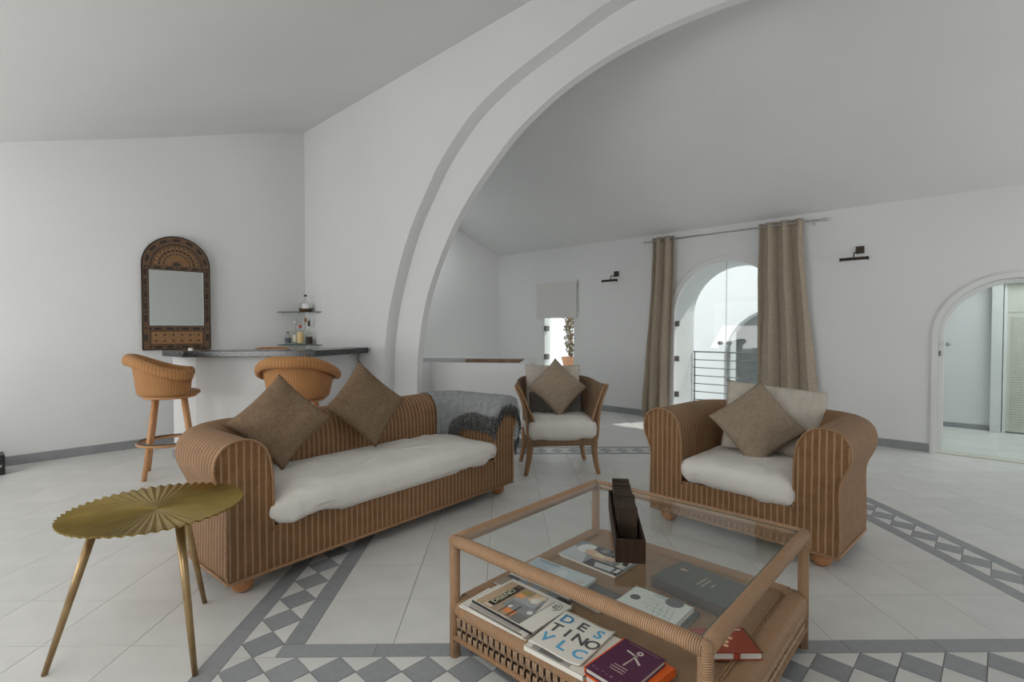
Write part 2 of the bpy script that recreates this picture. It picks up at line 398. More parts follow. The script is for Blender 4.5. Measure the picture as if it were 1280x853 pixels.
# --- ceilings: two slopes meeting over the arch wall
prof = [(-5.4, 2.19), (-4, 2.63), (-2.85, 2.985), (-1.6, 3.37), (-.6, 3.70), (0, 3.87), (.1, 3.90), (.2, 3.87), (.8, 3.69), (1.5, 3.43), (2.2, 3.17), (2.75, 2.965), (3.2, 2.79), (RN, 2.63), (3.95, 2.54)]
mb = MB(); pc = catmull(prof, 4)
for (a, za), (b, zb) in zip(pc, pc[1:]):
    mb.add([SN(-.25, a, za), SN(11.2, a, za), SN(11.2, b, zb), SN(-.25, b, zb)], [(3, 2, 1, 0)], None, True)
    mb.add([SN(-.25, a, za + .15), SN(11.2, a, za + .15), SN(11.2, b, zb + .15), SN(-.25, b, zb + .15)], [(0, 1, 2, 3)], None, True)
struct(mb.build('ceiling', 'wall'))
# --- floor slab with tiles on it
mb = MB(); mb.prism([SN(-.25, 3.9)[:2], SN(-.25, -5.4)[:2], SN(11.2, -5.4)[:2], SN(11.2, 3.9)[:2]], -.12, -.0025)
floor = struct(mb.build('floor', 'grout'))
TX, TY = .3577, .3444
X0, X1, Y0, Y1 = -.811, 2.409, 2.03, 5.13      # inner field of the tile carpet
BW = .335                                       # border width
poly_room = [(-.02, 3.90), (11.02, 3.90), (11.02, -5.22), (-.02, -5.22)]
def inroom_clip(poly):
    """clip a convex world polygon to the room rectangle in (s,n)"""
    def sn(p): dx, dy = p[0] - CX, p[1] - CY; return (dx * UX + dy * UY, dx * NX + dy * NY)
    P = [(p, sn(p)) for p in poly]
    for k, lim, sg in ((0, -.02, 1), (0, 11.02, -1), (1, -5.22, 1), (1, RN + .16, -1)):
        out = []
        for i in range(len(P)):
            a, b = P[i], P[(i + 1) % len(P)]; da = (a[1][k] - lim) * sg; db = (b[1][k] - lim) * sg
            if da >= 0: out.append(a)
            if da * db < 0:
                t = da / (da - db)
                out.append((tuple(a[0][q] + (b[0][q] - a[0][q]) * t for q in (0, 1)), tuple(a[1][q] + (b[1][q] - a[1][q]) * t for q in (0, 1))))
        P = out
        if len(P) < 3: return None
    return [p[0] for p in P]
tiles = []
def xs_outside():
    xs = []; x = X0 - BW
    while x > -9: xs.append((x - TX, x)); x -= TX
    x = X0 - BW; 
    n = round((X1 - X0 + 2 * BW) / TX)
    xs.append((X0 - BW, X0)); 
    for i in range(9): xs.append((X0 + i * TX, X0 + (i + 1) * TX))
    xs.append((X1, X1 + BW)); x = X1 + BW
    while x < 9: xs.append((x, x + TX)); x += TX
    return xs
def ys_outside():
    ys = []; y = Y0 - BW
    while y > -8: ys.append((y - TY, y)); y -= TY
    ys.append((Y0 - BW, Y0))
    for i in range(9): ys.append((Y0 + i * TY, Y0 + (i + 1) * TY))
    ys.append((Y1, Y1 + BW)); y = Y1 + BW
    while y < 12: ys.append((y, y + TY)); y += TY
    return ys
G = .0013
for xa, xb in xs_outside():
    for ya, yb in ys_outside():
        cx, cy = (xa + xb) / 2, (ya + yb) / 2
        ring = X0 - BW < cx < X1 + BW and Y0 - BW < cy < Y1 + BW and not (X0 < cx < X1 and Y0 < cy < Y1)
        if ring: continue
        full = [(xa + G, ya + G), (xb - G, ya + G), (xb - G, yb - G), (xa + G, yb - G)]
        p = inroom_clip(full)
        if not p: continue
        whole = len(p) == 4 and all(math.dist(a, b) < 1e-6 for a, b in zip(sorted(p), sorted(full)))
        vis = cy > .8 and abs(cx) < cy * 1.15 + .3
        tiles.append((0 if vis else 1, math.hypot(cx, cy), p, whole, (cx, cy, xb - xa, yb - ya)))
tiles.sort(key=lambda t: t[:2])
stdmesh = {}
rest = MB()
for i, (hid, d, p, whole, (cx, cy, w, h)) in enumerate(tiles):
    if i < 298:
        if whole:
            key = (round(w, 3), round(h, 3))
            if key not in stdmesh:
                q = MB(); q.prism([(-w / 2 + G, -h / 2 + G), (w / 2 - G, -h / 2 + G), (w / 2 - G, h / 2 - G), (-w / 2 + G, h / 2 - G)], -.0025, 0); stdmesh[key] = q.mesh('floor_tile', 'tile')
            o = bpy.data.objects.new('floor_tile', stdmesh[key]); C.objects.link(o); o.location = (cx, cy, 0); o.parent = floor
        else:
            q = MB(); q.prism(p, -.0025, 0); q.build('floor_tile', 'tile', floor)
    else: rest.prism(p, -.0025, 0)
rest.build('distant_floor_tile', 'tile', floor, kind='stuff')
# border ring: outer strip, diamonds with triangles, inner strip
SW = .0825; DW = BW - 2 * SW
dia = {}
def ring_side(ax, fix, a0, a1):
    """ax 'x': band runs along x at y=fix..fix+BW ; 'y': runs along y at x=fix..fix+BW"""
    def P(a, b): return (a, b) if ax == 'x' else (b, a)
    def piece(name, pts, mat):
        if ax == 'y': pts = pts[::-1]
        cx = sum(p[0] for p in pts) / len(pts); cy = sum(p[1] for p in pts) / len(pts)
        key = (name, ax, tuple((round(p[0] - cx, 4), round(p[1] - cy, 4)) for p in pts))
        if key not in dia:
            q = MB(); q.prism([(p[0] - cx, p[1] - cy) for p in pts], -.0025, .0004 if mat == 'greytile' else 0); dia[key] = q.mesh(name, mat)
        o = bpy.data.objects.new(name, dia[key]); C.objects.link(o); o.location = (cx, cy, 0); o.parent = floor
    L = a1 - a0; n = round((L - (0 if ax == 'x' else 0)) / DW); st = L / n; g = .0022
    b0 = fix + SW; b1 = b0 + DW; bm_ = (b0 + b1) / 2
    for i in range(n):
        a = a0 + i * st; m = a + st / 2
        piece('diamond_tile', [P(a + g, bm_), P(m, b0 + g), P(a + st - g, bm_), P(m, b1 - g)], 'greytile')
        for bb, sg in ((b0, 1), (b1, -1)):
            pts = [P(a - st / 2 + g * 2, bb + g * .4 * sg), P(a + st / 2 - g * 2, bb + g * .4 * sg), P(a, bm_ - g * 1.4 * sg)]
            if i == 0: pts = [P(a + g, bb + g * .4 * sg), P(a + st / 2 - g * 2, bb + g * .4 * sg), P(a + g, bm_ - g * 2 * sg)]
            if sg < 0: pts = pts[::-1]
            piece('triangle_tile', pts, 'tile')
        if i == n - 1:
            for bb, sg in ((b0, 1), (b1, -1)):
                e = a + st
                pts = [P(e - st / 2 + g * 2, bb + g * .4 * sg), P(e - g, bb + g * .4 * sg), P(e - g, bm_ - g * 2 * sg)]
                if sg < 0: pts = pts[::-1]
                piece('triangle_tile', pts, 'tile')
def strip(ax, b0, a0, a1, step):
    n = max(1, round((a1 - a0) / step)); st = (a1 - a0) / n; g = .0012
    for i in range(n):
        a = a0 + i * st
        pts = [(a + g, b0 + g), (a + st - g, b0 + g), (a + st - g, b0 + SW - g), (a + g, b0 + SW - g)]
        if ax == 'y': pts = [(q, p) for p, q in pts][::-1]
        cx = sum(p[0] for p in pts) / 4; cy = sum(p[1] for p in pts) / 4
        key = ('strip', ax, round(st, 4))
        if key not in dia:
            q = MB(); q.prism([(p[0] - cx, p[1] - cy) for p in pts], -.0025, 0); dia[key] = q.mesh('border_strip_tile', 'greytile')
        o = bpy.data.objects.new('border_strip_tile', dia[key]); C.objects.link(o); o.location = (cx, cy, 0); o.parent = floor
ring_side('x', Y0 - BW, X0 - BW + SW, X1 + BW - SW); ring_side('x', Y1, X0 - BW + SW, X1 + BW - SW)
ring_side('y', X0 - BW, Y0 - SW, Y1 + SW); ring_side('y', X1, Y0 - SW, Y1 + SW)
for y, a, b in ((Y0 - BW, X0 - BW, X1 + BW), (Y0 - SW, X0 - SW, X1 + SW), (Y1, X0 - SW, X1 + SW), (Y1 + BW - SW, X0 - BW, X1 + BW)): strip('x', y, a, b, TX)
for x, a, b in ((X0 - BW, Y0 - BW + SW, Y1 + BW - SW), (X0 - SW, Y0, Y1), (X1, Y0, Y1), (X1 + BW - SW, Y0 - BW + SW, Y1 + BW - SW)): strip('y', x, a, b, TY)

# --- skirting, in separate tiles
def skirting(name, T, a0, a1, h=.088, d=.012, step=.40):
    base = MB().box(a0, a1, 0, d - .003, 0.0005, h - .002, T); o = struct(base.build(name, 'grout'))
    n = max(1, round((a1 - a0) / step)); st = (a1 - a0) / n
    for i in range(n):
        q = MB().box(a0 + i * st + .001, a0 + (i + 1) * st - .001, -.0005 + d * 0, d, .0005, h, T); q.build('skirting_tile', 'skirt', o)
    return o
Tback = lambda a, d, z: SN(a, RN - d, z)
skirting('baseboard_back', Tback, 1.9, AC - AR - .02); skirting('baseboard_middle', Tback, AC + AR + .02, BC - BR - .005); skirting('baseboard_right', Tback, BC + BR + .02, 10.9)
skirting('baseboard_left', lambda a, d, z: SN(d, a, z), -5.15, -.02); skirting('baseboard_far', Tback, .05, 1.03)

# --- arch surrounds
def surround(name, c, r0, r1, zs, d):
    mb = MB(); pts = [(c - 1, 0)]; n = 32
    def seq(r): return [(c - r, .0)] + [(c - r * math.cos(PI * i / n), zs + r * math.sin(PI * i / n)) for i in range(n + 1)] + [(c + r, .0)]
    a, b = seq(r0), seq(r1); rm = seq((r0 + r1) / 2 + .01)
    for (p0, p1), (q0, q1) in zip(zip(a, a[1:]), zip(rm, rm[1:])):
        mb.add([SN(p0[0], RN - d, p0[1]), SN(p1[0], RN - d, p1[1]), SN(q1[0], RN - d, q1[1]), SN(q0[0], RN - d, q0[1])], [(0, 3, 2, 1)], None, True)
    for (p0, p1), (q0, q1) in zip(zip(rm, rm[1:]), zip(b, b[1:])):
        mb.add([SN(p0[0], RN - d, p0[1]), SN(p1[0], RN - d, p1[1]), SN(q1[0], RN + .001, q1[1]), SN(q0[0], RN + .001, q0[1])], [(0, 3, 2, 1)], None, True)
    for p0, p1 in zip(a, a[1:]):
        mb.add([SN(p0[0], RN - d, p0[1]), SN(p1[0], RN - d, p1[1]), SN(p1[0], RN + .02, p1[1]), SN(p0[0], RN + .02, p0[1])], [(0, 1, 2, 3)], None, True)
    return struct(mb.build(name, 'wall'))
surround('trim_1', AC, AR - .001, AR + .10, AZ, .012)
surround('trim_2', BC, BR - .001, BR + .075, BZ, .018)

# --- glass doors
def pane_arch(mb, a, b, c, r, zs, n0, t=.01, n=20, z0=.01):
    def top(s): return zs + math.sqrt(max(0, r * r - (s - c) ** 2))
    pts = [(a + (b - a) * i / n) for i in range(n + 1)]
    poly = [(a, z0)] + [(b, z0)] + [(s, top(s)) for s in reversed(pts)]
    k = len(poly)
    mb.add([SN(s, n0, z) for s, z in poly], [tuple(range(k))])
    mb.add([SN(s, n0 + t, z) for s, z in poly], [tuple(range(k))[::-1]])
def knob(parent, s, n, z, r=.026, name='knob'):
    q = MB(); o = q.lathe([(0, 0), (r, .002), (r, .008), (.010, .012), (.010, .03), (r * .9, .036), (r, .05), (r * .8, .062), (0, .066)], 14).build(name, 'steel', parent)
    o.location = SN(s, n, z); o.rotation_euler = (R(90), 0, ROT_R); return o
def hinge(parent, s, z, h=.075, w=.055, n=RN + .02):
    MB().box(s, s + w, n - .006, n + .022, z - h / 2, z + h / 2, SN).build('hinge', 'hinge', parent)
d1 = struct(MB().box(AC - AR + .001, AC + AR - .001, RN + .02, RN + .05, 0, .02, SN).build('door_1', 'steel'))
for a, b in ((AC - AR + .012, AC - .003), (AC + .003, AC + AR - .012)):
    q = MB(); pane_arch(q, a, b, AC, AR - .012, AZ, RN + .03, z0=.02); q.build('glass_leaf', 'glass', d1)
    e = AC - .004 if b < AC + .01 else AC + .002
    MB().box(e, e + .002, RN + .03, RN + .04, .02, AZ + AR - .013, SN).build('leaf_edge', 'steel', d1)
for z in (1.35, .86, .36): hinge(d1, AC - AR + .002, z); hinge(d1, AC + AR - .057, z)
knob(d1, AC - .065, RN + .03, 1.09); knob(d1, AC + .05, RN + .03, 1.09)
d2 = struct(MB().box(BC - BR + .001, BC + BR - .001, RN + .0, RN + .16, .0005, .012, SN).build('door_2', 'oldwhite'))
q = MB(); n = 28
seq = lambda r: [(BC - r, .012)] + [(BC - r * math.cos(PI * i / n), BZ + r * math.sin(PI * i / n)) for i in range(n + 1)] + [(BC + r, .012)]
a_, b_ = seq(BR - .045), seq(BR - .0015)
for (p0, p1), (q0, q1) in zip(zip(a_, a_[1:]), zip(b_, b_[1:])):
    for nn, fl in ((RN + .05, 0), (RN + .10, 1)):
        q.add([SN(p0[0], nn, p0[1]), SN(p1[0], nn, p1[1]), SN(q1[0], nn, q1[1]), SN(q0[0], nn, q0[1])], [(0, 3, 2, 1)], None, True)
    q.add([SN(p0[0], RN + .05, p0[1]), SN(p1[0], RN + .05, p1[1]), SN(p1[0], RN + .10, p1[1]), SN(p0[0], RN + .10, p0[1])], [(0, 1, 2, 3)], None, True)
q.build('door_frame', 'cabinet', d2)
q = MB(); pane_arch(q, BC - BR + .045, BC + BR - .045, BC, BR - .045, BZ, RN + .07, z0=.012); q.build('glass_leaf', 'glass', d2)
knob(d2, BC - BR + .075, RN + .07, 1.12, .022)
MB().box(BC - BR + .004, BC - BR + .02, RN + .03, RN + .06, 1.0, 1.05, SN).build('latch_plate', 'hinge', d2)
d3 = struct(MB().box(1.052, 1.818, RN + .05, RN + .12, 0.0005, .012, SN).build('door_3', 'cabinet'))
q = MB()
for a, b, c, d in ((1.052, 1.095, .012, 2.018), (1.71, 1.818, .012, 2.018), (1.095, 1.71, 1.98, 2.018)): q.box(a, b, RN + .003, RN + .12, c, d, SN)
q.build('door_frame', 'cabinet', d3)
q = MB().box(1.10, 1.70, RN + .08, RN + .09, .02, 1.97, SN); q.build('glass_leaf', 'glass', d3)
for z in (1.285, .80, .3): MB().box(1.085, 1.135, RN - .004, RN + .08, z - .045, z + .045, SN).build('hinge', 'hinge', d3)
knob(d3, 1.545, RN + .08, 1.06, .03)

# --- outside the back wall: balcony slab, courtyard building opposite, terrace wall
struct(MB().box(2.6, 5.3, RN + .162, RN + 1.5, -.12, -.003, SN).build('floor_balcony', 'outwall'))
struct(MB().box(-.3, 5.2, RN + 1.51, RN + 8, -.3, -.15, SN).build('floor_courtyard', 'outwall'))
struct(MB().box(-.3, 2.59, RN + .22, RN + 1.5, -.12, -.003, SN).build('floor_terrace', 'outwall'))
mb = MB(); DN = RN + 3.0
wallmesh(mb, [(1.6, -.15)] + [(s, z if z > 0 else -.15) for s, z in arch_cols(3.95, .93, .72)] + [(5.3, -.15)], 2.95, DN, DN + .3, SN)
struct(mb.build('wall_courtyard', 'outwall'))
mb = MB().box(1.6, 5.3, DN + 2.2, DN + 2.4, -.15, 3.7, SN); mb.box(5.3, 5.5, RN + .7, DN + 2.4, -.15, 3.7, SN); struct(mb.build('wall_courtyard_inner', 'outwall'))
struct(MB().box(1.6, 5.3, DN + .3, DN + 2.2, 2.4, 2.6, SN).build('ceiling_courtyard', 'outwall'))
struct(MB().box(1.6, 1.8, DN + .3, DN + 2.2, -.15, 2.4, SN).build('wall_courtyard_side', 'outwall'))
w1 = MB(); pane_arch(w1, 3.03, 4.87, 3.95, .92, .72, DN + .12, z0=.0); w1 = struct(w1.build('window_1', 'glass'))
mb = MB()
for a in (3.10, 3.98): mb.box(a, a + .10, DN + .10, DN + .14, -.15, 1.25, SN)
mb.build('window_frame', 'cabinet', w1)
for z in (.27, .72): MB().box(3.06, 3.09, DN + .07, DN + .10, z, z + .10, SN).build('hinge', 'hinge', w1)
struct(MB().box(-2.5, 1.58, RN + 4.2, RN + 4.4, -.15, 4.2, SN).build('wall_terrace', 'outwall'))
# tall dark planter behind the courtyard glass
e = empty('planter', SN(4.12, DN + .8, -.15), ROT_R, 'tapered dark grey planter behind the glass of the courtyard arch', 'planter')
q = MB(); q.lathe([(0, 0), (.16, 0), (.10, .62), (.115, .66), (.10, .66), (.09, .6), (0, .6)], 20).build('pot', flat(70, 78, 82), e)
# railing on the balcony edge
rl = empty('balcony_railing', SN(AC, RN + .62, 0), ROT_R, 'thin steel balcony railing with seven horizontal bars outside the arched door', 'railing')
for i in range(8): MB().tube([(-AR + .015, 0, .94 - .118 * i), (AR - .015, 0, .94 - .118 * i)], .0075 if i else .011, 6).build('bar', 'railsteel', rl)
for x in (-AR + .025, .32, AR - .025): MB().tube([(x, .012, -.0025), (x, .012, .945)], .011, 6).build('post', 'railsteel', rl)

# --- corridor behind the right arch
CN = RN + 1.97
struct(MB().box(5.35, 9.5, RN + .165, CN + .3, -.1, -.003, SN).build('floor_corridor', 'outwall'))
cf = [o for o in bpy.data.objects if o.name == 'floor_corridor'][0]
for i in range(9):
    for j in range(5):
        a = 5.4 + i * .45; b = RN + .17 + j * .42
        if b + .41 < CN + .05: MB().box(a + .002, a + .448, b + .002, b + .418, -.003, 0, SN).build('floor_tile', 'tile', cf)
struct(MB().box(5.34, 9.5, CN, CN + .2, 0, 2.72, SN).build('wall_corridor', 'wall'))
struct(MB().box(5.2, 5.34, RN + .66, CN + .2, 0, 2.72, SN).build('wall_corridor_end', 'wall'))
struct(MB().box(9.4, 9.6, RN + .16, CN + .2, 0, 2.72, SN).build('wall_corridor_far', 'wall'))
struct(MB().box(5.2, 9.5, RN + .16, CN + .2, 2.62, 2.75, SN).build('ceiling_corridor', 'wall'))
tr = MB().box(6.69, 6.79, CN - .10, CN, 0, 2.62, SN); struct(tr.build('trim_3', 'cabinet'))
MB().box(5.35, 9.4, CN - .14, CN, 1.86, 2.0, SN).build('lintel', 'cabinet', [o for o in bpy.data.objects if o.name == 'trim_3'][0])
struct(MB().box(5.36, 6.685, CN - .012, CN, .0005, .06, SN).build('baseboard_corridor', 'skirt'))
sd = struct(MB().box(6.83, 7.75, CN - .05, CN, .02, 1.84, SN).build('door_4', 'oldwhite'))
for i in range(1): MB().box(6.83, 7.75, CN - .056, CN - .05, 1.48, 1.50, SN).build('cross_rail', 'oldwhite', sd)
for i in range(46):
    MB().box(6.87, 7.71, CN - .058, CN - .05, .06 + i * .03, .082 + i * .03, SN).build('slat', 'oldwhite', sd)
MB().box(6.80, 6.83, CN - .06, CN, 0, 1.86, SN).build('door_frame', 'cabinet', sd)
# --- stairwell parapet beyond the arch
PA, PB = (-.865, 5.60), (.262, 5.455); PH = .90
dx, dy = PB[0] - PA[0], PB[1] - PA[1]; L = math.hypot(dx, dy); ang = math.atan2(dy, dx)
def PT(x, y, z): return (PA[0] + dx / L * x - dy / L * y, PA[1] + dy / L * x + dx / L * y, z)
mb = MB(); mb.box(-.05, L, 0, .13, 0, PH, PT); mb.box(L - .13, L, .13, 1.15, 0, PH, PT); mb.box(-.75, L - .13, 1.02, 1.15, 0, PH, PT)
mb.prism([SN(2.285, .20)[:2], (PA[0] + .04, PA[1] + .0), (PA[0] + .05, PA[1] + .13), SN(2.2, .21)[:2]], 0, PH)
pp = struct(mb.build('wall_parapet', 'wall'))
MB().box(-.05, L + .012, -.012, 0, .0005, .088, PT).build('baseboard', 'skirt', pp)
MB().box(L, L + .012, 0, 1.15, .0005, .088, PT).build('baseboard', 'skirt', pp)
hr = tag(MB().box(.25, L - .16, .88, 1.0, PH - .10, PH - .005, PT).build('stair_handrail', 'railwood'), 'brown wooden stair handrail just behind the white parapet', 'handrail')

# ================================================================ FURNITURE
ARMP = [(.02, .085), (.0, .11), (0, .25), (.004, .40), (.0, .47), (-.018, .52), (-.04, .57), (-.05, .62), (-.042, .675), (-.012, .72), (.035, .745), (.085, .75), (.135, .735), (.175, .70), (.20, .655), (.212, .60), (.218, .54), (.22, .42), (.22, .28)]
def resample(P, step):
    out = [P[0]]; P = catmull(P, 6)
    acc = 0
    for a, b in zip(P, P[1:]):
        acc += math.dist(a, b)
        if acc >= step: out.append(b); acc = 0
    if out[-1] != P[-1]: out.append(P[-1])
    return out
class UShell:
    """rolled wall running front-left, round the back, front-right"""
    def __init__(s, W, D, Rc, prof, zs=1.0):
        s.W, s.D, s.R = W, D, Rc; s.prof = [(w, z * zs) for w, z in resample(prof, .022)]
        s.a = D - Rc; s.arc = PI * Rc / 2; s.b = W - 2 * Rc; s.L = 2 * s.a + 2 * s.arc + s.b
        s.pl = [0]
        for p, q in zip(s.prof, s.prof[1:]): s.pl.append(s.pl[-1] + math.dist(p, q))
    def path(s, t):
        if t <= s.a: return (0, t), (-1, 0)
        t -= s.a
        if t <= s.arc:
            g = t / s.R; return (s.R - s.R * math.cos(g), s.a + s.R * math.sin(g)), (-math.cos(g), math.sin(g))
        t -= s.arc
        if t <= s.b: return (s.R + t, s.D), (0, 1)
        t -= s.b
        if t <= s.arc:
            g = t / s.R; return (s.W - s.R + s.R * math.sin(g), s.a + s.R * math.cos(g)), (math.sin(g), math.cos(g))
        t -= s.arc
        return (s.W, s.a - t), (1, 0)
    def at(s, t, w, z, off=0):
        (x, y), (nx, ny) = s.path(t); return (x - nx * w, y - ny * w, z)
    def profat(s, q):
        q = max(0, min(s.pl[-1], q))
        for i in range(len(s.pl) - 1):
            if q <= s.pl[i + 1]:
                f = (q - s.pl[i]) / (s.pl[i + 1] - s.pl[i]); a, b = s.prof[i], s.prof[i + 1]
                tw, tz = b[0] - a[0], b[1] - a[1]; l = math.hypot(tw, tz)
                return (a[0] + tw * f, a[1] + tz * f), (-tz / l, tw / l)
        return s.prof[-1], (1, 0)
    def surf(s, t, q, off):
        (w, z), (nw, nz_) = s.profat(q); return s.at(t, w + nw * off, z + nz_ * off)
    def mesh(s, mb, n=170):
        m = len(s.prof) - 1
        V = []; U = []
        for i in range(n + 1):
            t = s.L * i / n
            for j, (w, z) in enumerate(s.prof): V.append(s.at(t, w, z)); U.append((t, s.pl[j]))
        F = [(i * (m + 1) + j, i * (m + 1) + j + 1, (i + 1) * (m + 1) + j + 1, (i + 1) * (m + 1) + j) for i in range(n) for j in range(m)]
        mb.add(V, F, U, True); return mb
    def cap(s, mb, right):
        pts = s.prof + [(.22, .08), (.02, .08)]
        P = [((s.W - w) if right else w, 0, z) for w, z in pts]
        mb.add(P, [tuple(range(len(P)))[::(-1 if right else 1)]], [(p[0], p[2]) for p in P]); return mb
def rolled_seat(root, W, D, Rc):
    sh = UShell(W, D, Rc, ARMP)
    sh.mesh(MB()).build('rolled_shell', 'wicker', root)
    for r in (False, True):
        af = sh.cap(MB(), r).build('arm_front', 'wicker', root)
        pts = [sh.at(0 if not r else sh.L, w, z) for w, z in sh.prof]
        pts = [(p[0], -.003, p[2]) for p in pts]
        MB().tube(pts, .0065, 6, smooth=True).build('braid', 'canedark', af)
    mb = MB(); mb.quad((.219, .001, .08), (W - .219, .001, .08), (W - .219, .001, .30), (.219, .001, .30))
    for v in range(1): pass
    mb.U = [(v[0], v[2]) for v in mb.V]
    mb.build('front_panel', 'wicker', root)
    MB().box(.20, W - .20, .002, D - .2, .11, .295).build('seat_deck', 'wicker', root)
    # bottom braid all round
    pts = [sh.at(sh.L * i / 60, .006, .083) for i in range(61)]
    MB().tube([(p[0], p[1], p[2]) for p in pts], .009, 6).build('bottom_braid', 'canedark', root)
    MB().tube([(.0, -.003, .083), (W, -.003, .083)], .009, 6).build('bottom_braid', 'canedark', root)
    for x, y in ((.10, .07), (W - .10, .07), (.14, D - .14), (W - .14, D - .14)):
        o = MB().lathe([(0, 0), (.028, .002), (.046, .018), (.053, .043), (.046, .068), (.034, .083), (.034, .115), (0, .115)], 18).build('ball_foot', 'footwood', root); o.location = (x, y, 0)
    return sh
def soft_slab(a, b, c, e=.35, n=64, m=28, amp=.010, seed=0, hem=None, sag=None):
    """superellipsoid slab, half sizes a,b,c, centred; wrinkled"""
    sg = lambda v, p: math.copysign(abs(v) ** p, v)
    mb = MB()
    def fn(i, j):
        th = 2 * PI * i; ph = -PI / 2 + PI * j
        cp = sg(math.cos(ph), .42); x = a * cp * sg(math.cos(th), e); y = b * cp * sg(math.sin(th), e); z = c * sg(math.sin(ph), .75)
        k = amp * (nz(x * 5 + seed, y * 5, z * 6) + .6 * nz(x * 16 + seed, y * 11, z * 5) + .35 * nz(x * 34, y * 20 + seed, z * 6))
        r = math.sqrt((x / a) ** 2 + (y / b) ** 2 + (z / c) ** 2) + 1e-6
        x += k * x / a / r; y += k * y / b / r; z += k * (z / c) / r
        if hem: x, y, z = hem(x, y, z)
        return (x, y, z)
    mb.grid(fn, n, m, lambda i, j: (i * 2 * (a + b) * 2, j * 2 * c), True, True)
    return mb
def pillow(w, h, t, seed=0, wr=.011, pinch=.07):
    mb = MB()
    for side in (-1, 1):
        def fn(i, j):
            u, v = 2 * i - 1, 2 * j - 1
            u2 = math.copysign(abs(u) ** .9, u); v2 = math.copysign(abs(v) ** .9, v)
            th = ((1 - u2 * u2) * (1 - v2 * v2)) ** .42 if abs(u2) < 1 and abs(v2) < 1 else 0
            x = w / 2 * u2 * (1 - pinch * (1 - v2 * v2) ** 1.2); z = h / 2 * v2 * (1 - pinch * (1 - u2 * u2) ** 1.2)
            edge = 1 - th
            k = wr * (nz(x * 8 + seed, z * 8, side) + .7 * nz(x * 22 + seed, z * 10, side * 3)) * (.4 + th)
            dent = .02 * math.exp(-((u + .1) ** 2 + (v - .75) ** 2) * 6)
            return (x, side * (t / 2 * th + k * (th > 0)) + (dent if side < 0 else 0) * (th > .1), z)
        mb.grid(fn, 26, 26, lambda i, j: (i * w, j * h), True, side > 0)
    return mb
def place_pillow(name, mat, w, h, t, loc, yaw, tilt, roll, label, group=None, seed=0, cat='cushion', **k):
    o = fix_normals(pillow(w, h, t, seed, **k).build(name, mat))
    for p in o.data.polygons: p.use_smooth = True
    m = Matrix.Translation(loc) @ Matrix.Rotation(yaw, 4, 'Z') @ Matrix.Rotation(-tilt, 4, 'X') @ Matrix.Rotation(roll, 4, 'Y')
    o.matrix_world = m; tag(o, label, cat, group); return o

# --- sofa
SR = R(49.95)
sx, sy = math.cos(SR), math.sin(SR)
SO = (-1.255 - .055 * sx, 2.38 - .055 * sy)
sofa = empty('wicker_sofa', (*SO, 0), SR, 'long brown wicker sofa with rolled arms and a white seat cover', 'sofa')
SW_, SD_ = 2.09, .74
ssh = rolled_seat(sofa, SW_, SD_, .30)
def SL(x, y, z): return (SO[0] + sx * x - sy * y, SO[1] + sy * x + sx * y, z)
def sofa_hem(x, y, z):
    if y < -.15 and z < -.02: z += .022 * nz(x * 6, 3) + .012 * nz(x * 18, 7)
    z += .012 * nz(x * 2.2, y * 2) * (z > 0)
    z -= .018 * math.exp(-((x - .02) / .05) ** 2) * (z > 0)
    return x, y, z
o = soft_slab(.862, .315, .098, .20, 150, 48, .017, 2, sofa_hem).build('seat_cover', 'whitefab', sofa, label='white cotton cover over the seat cushion')
o.location = (SW_ / 2, .255, .372)
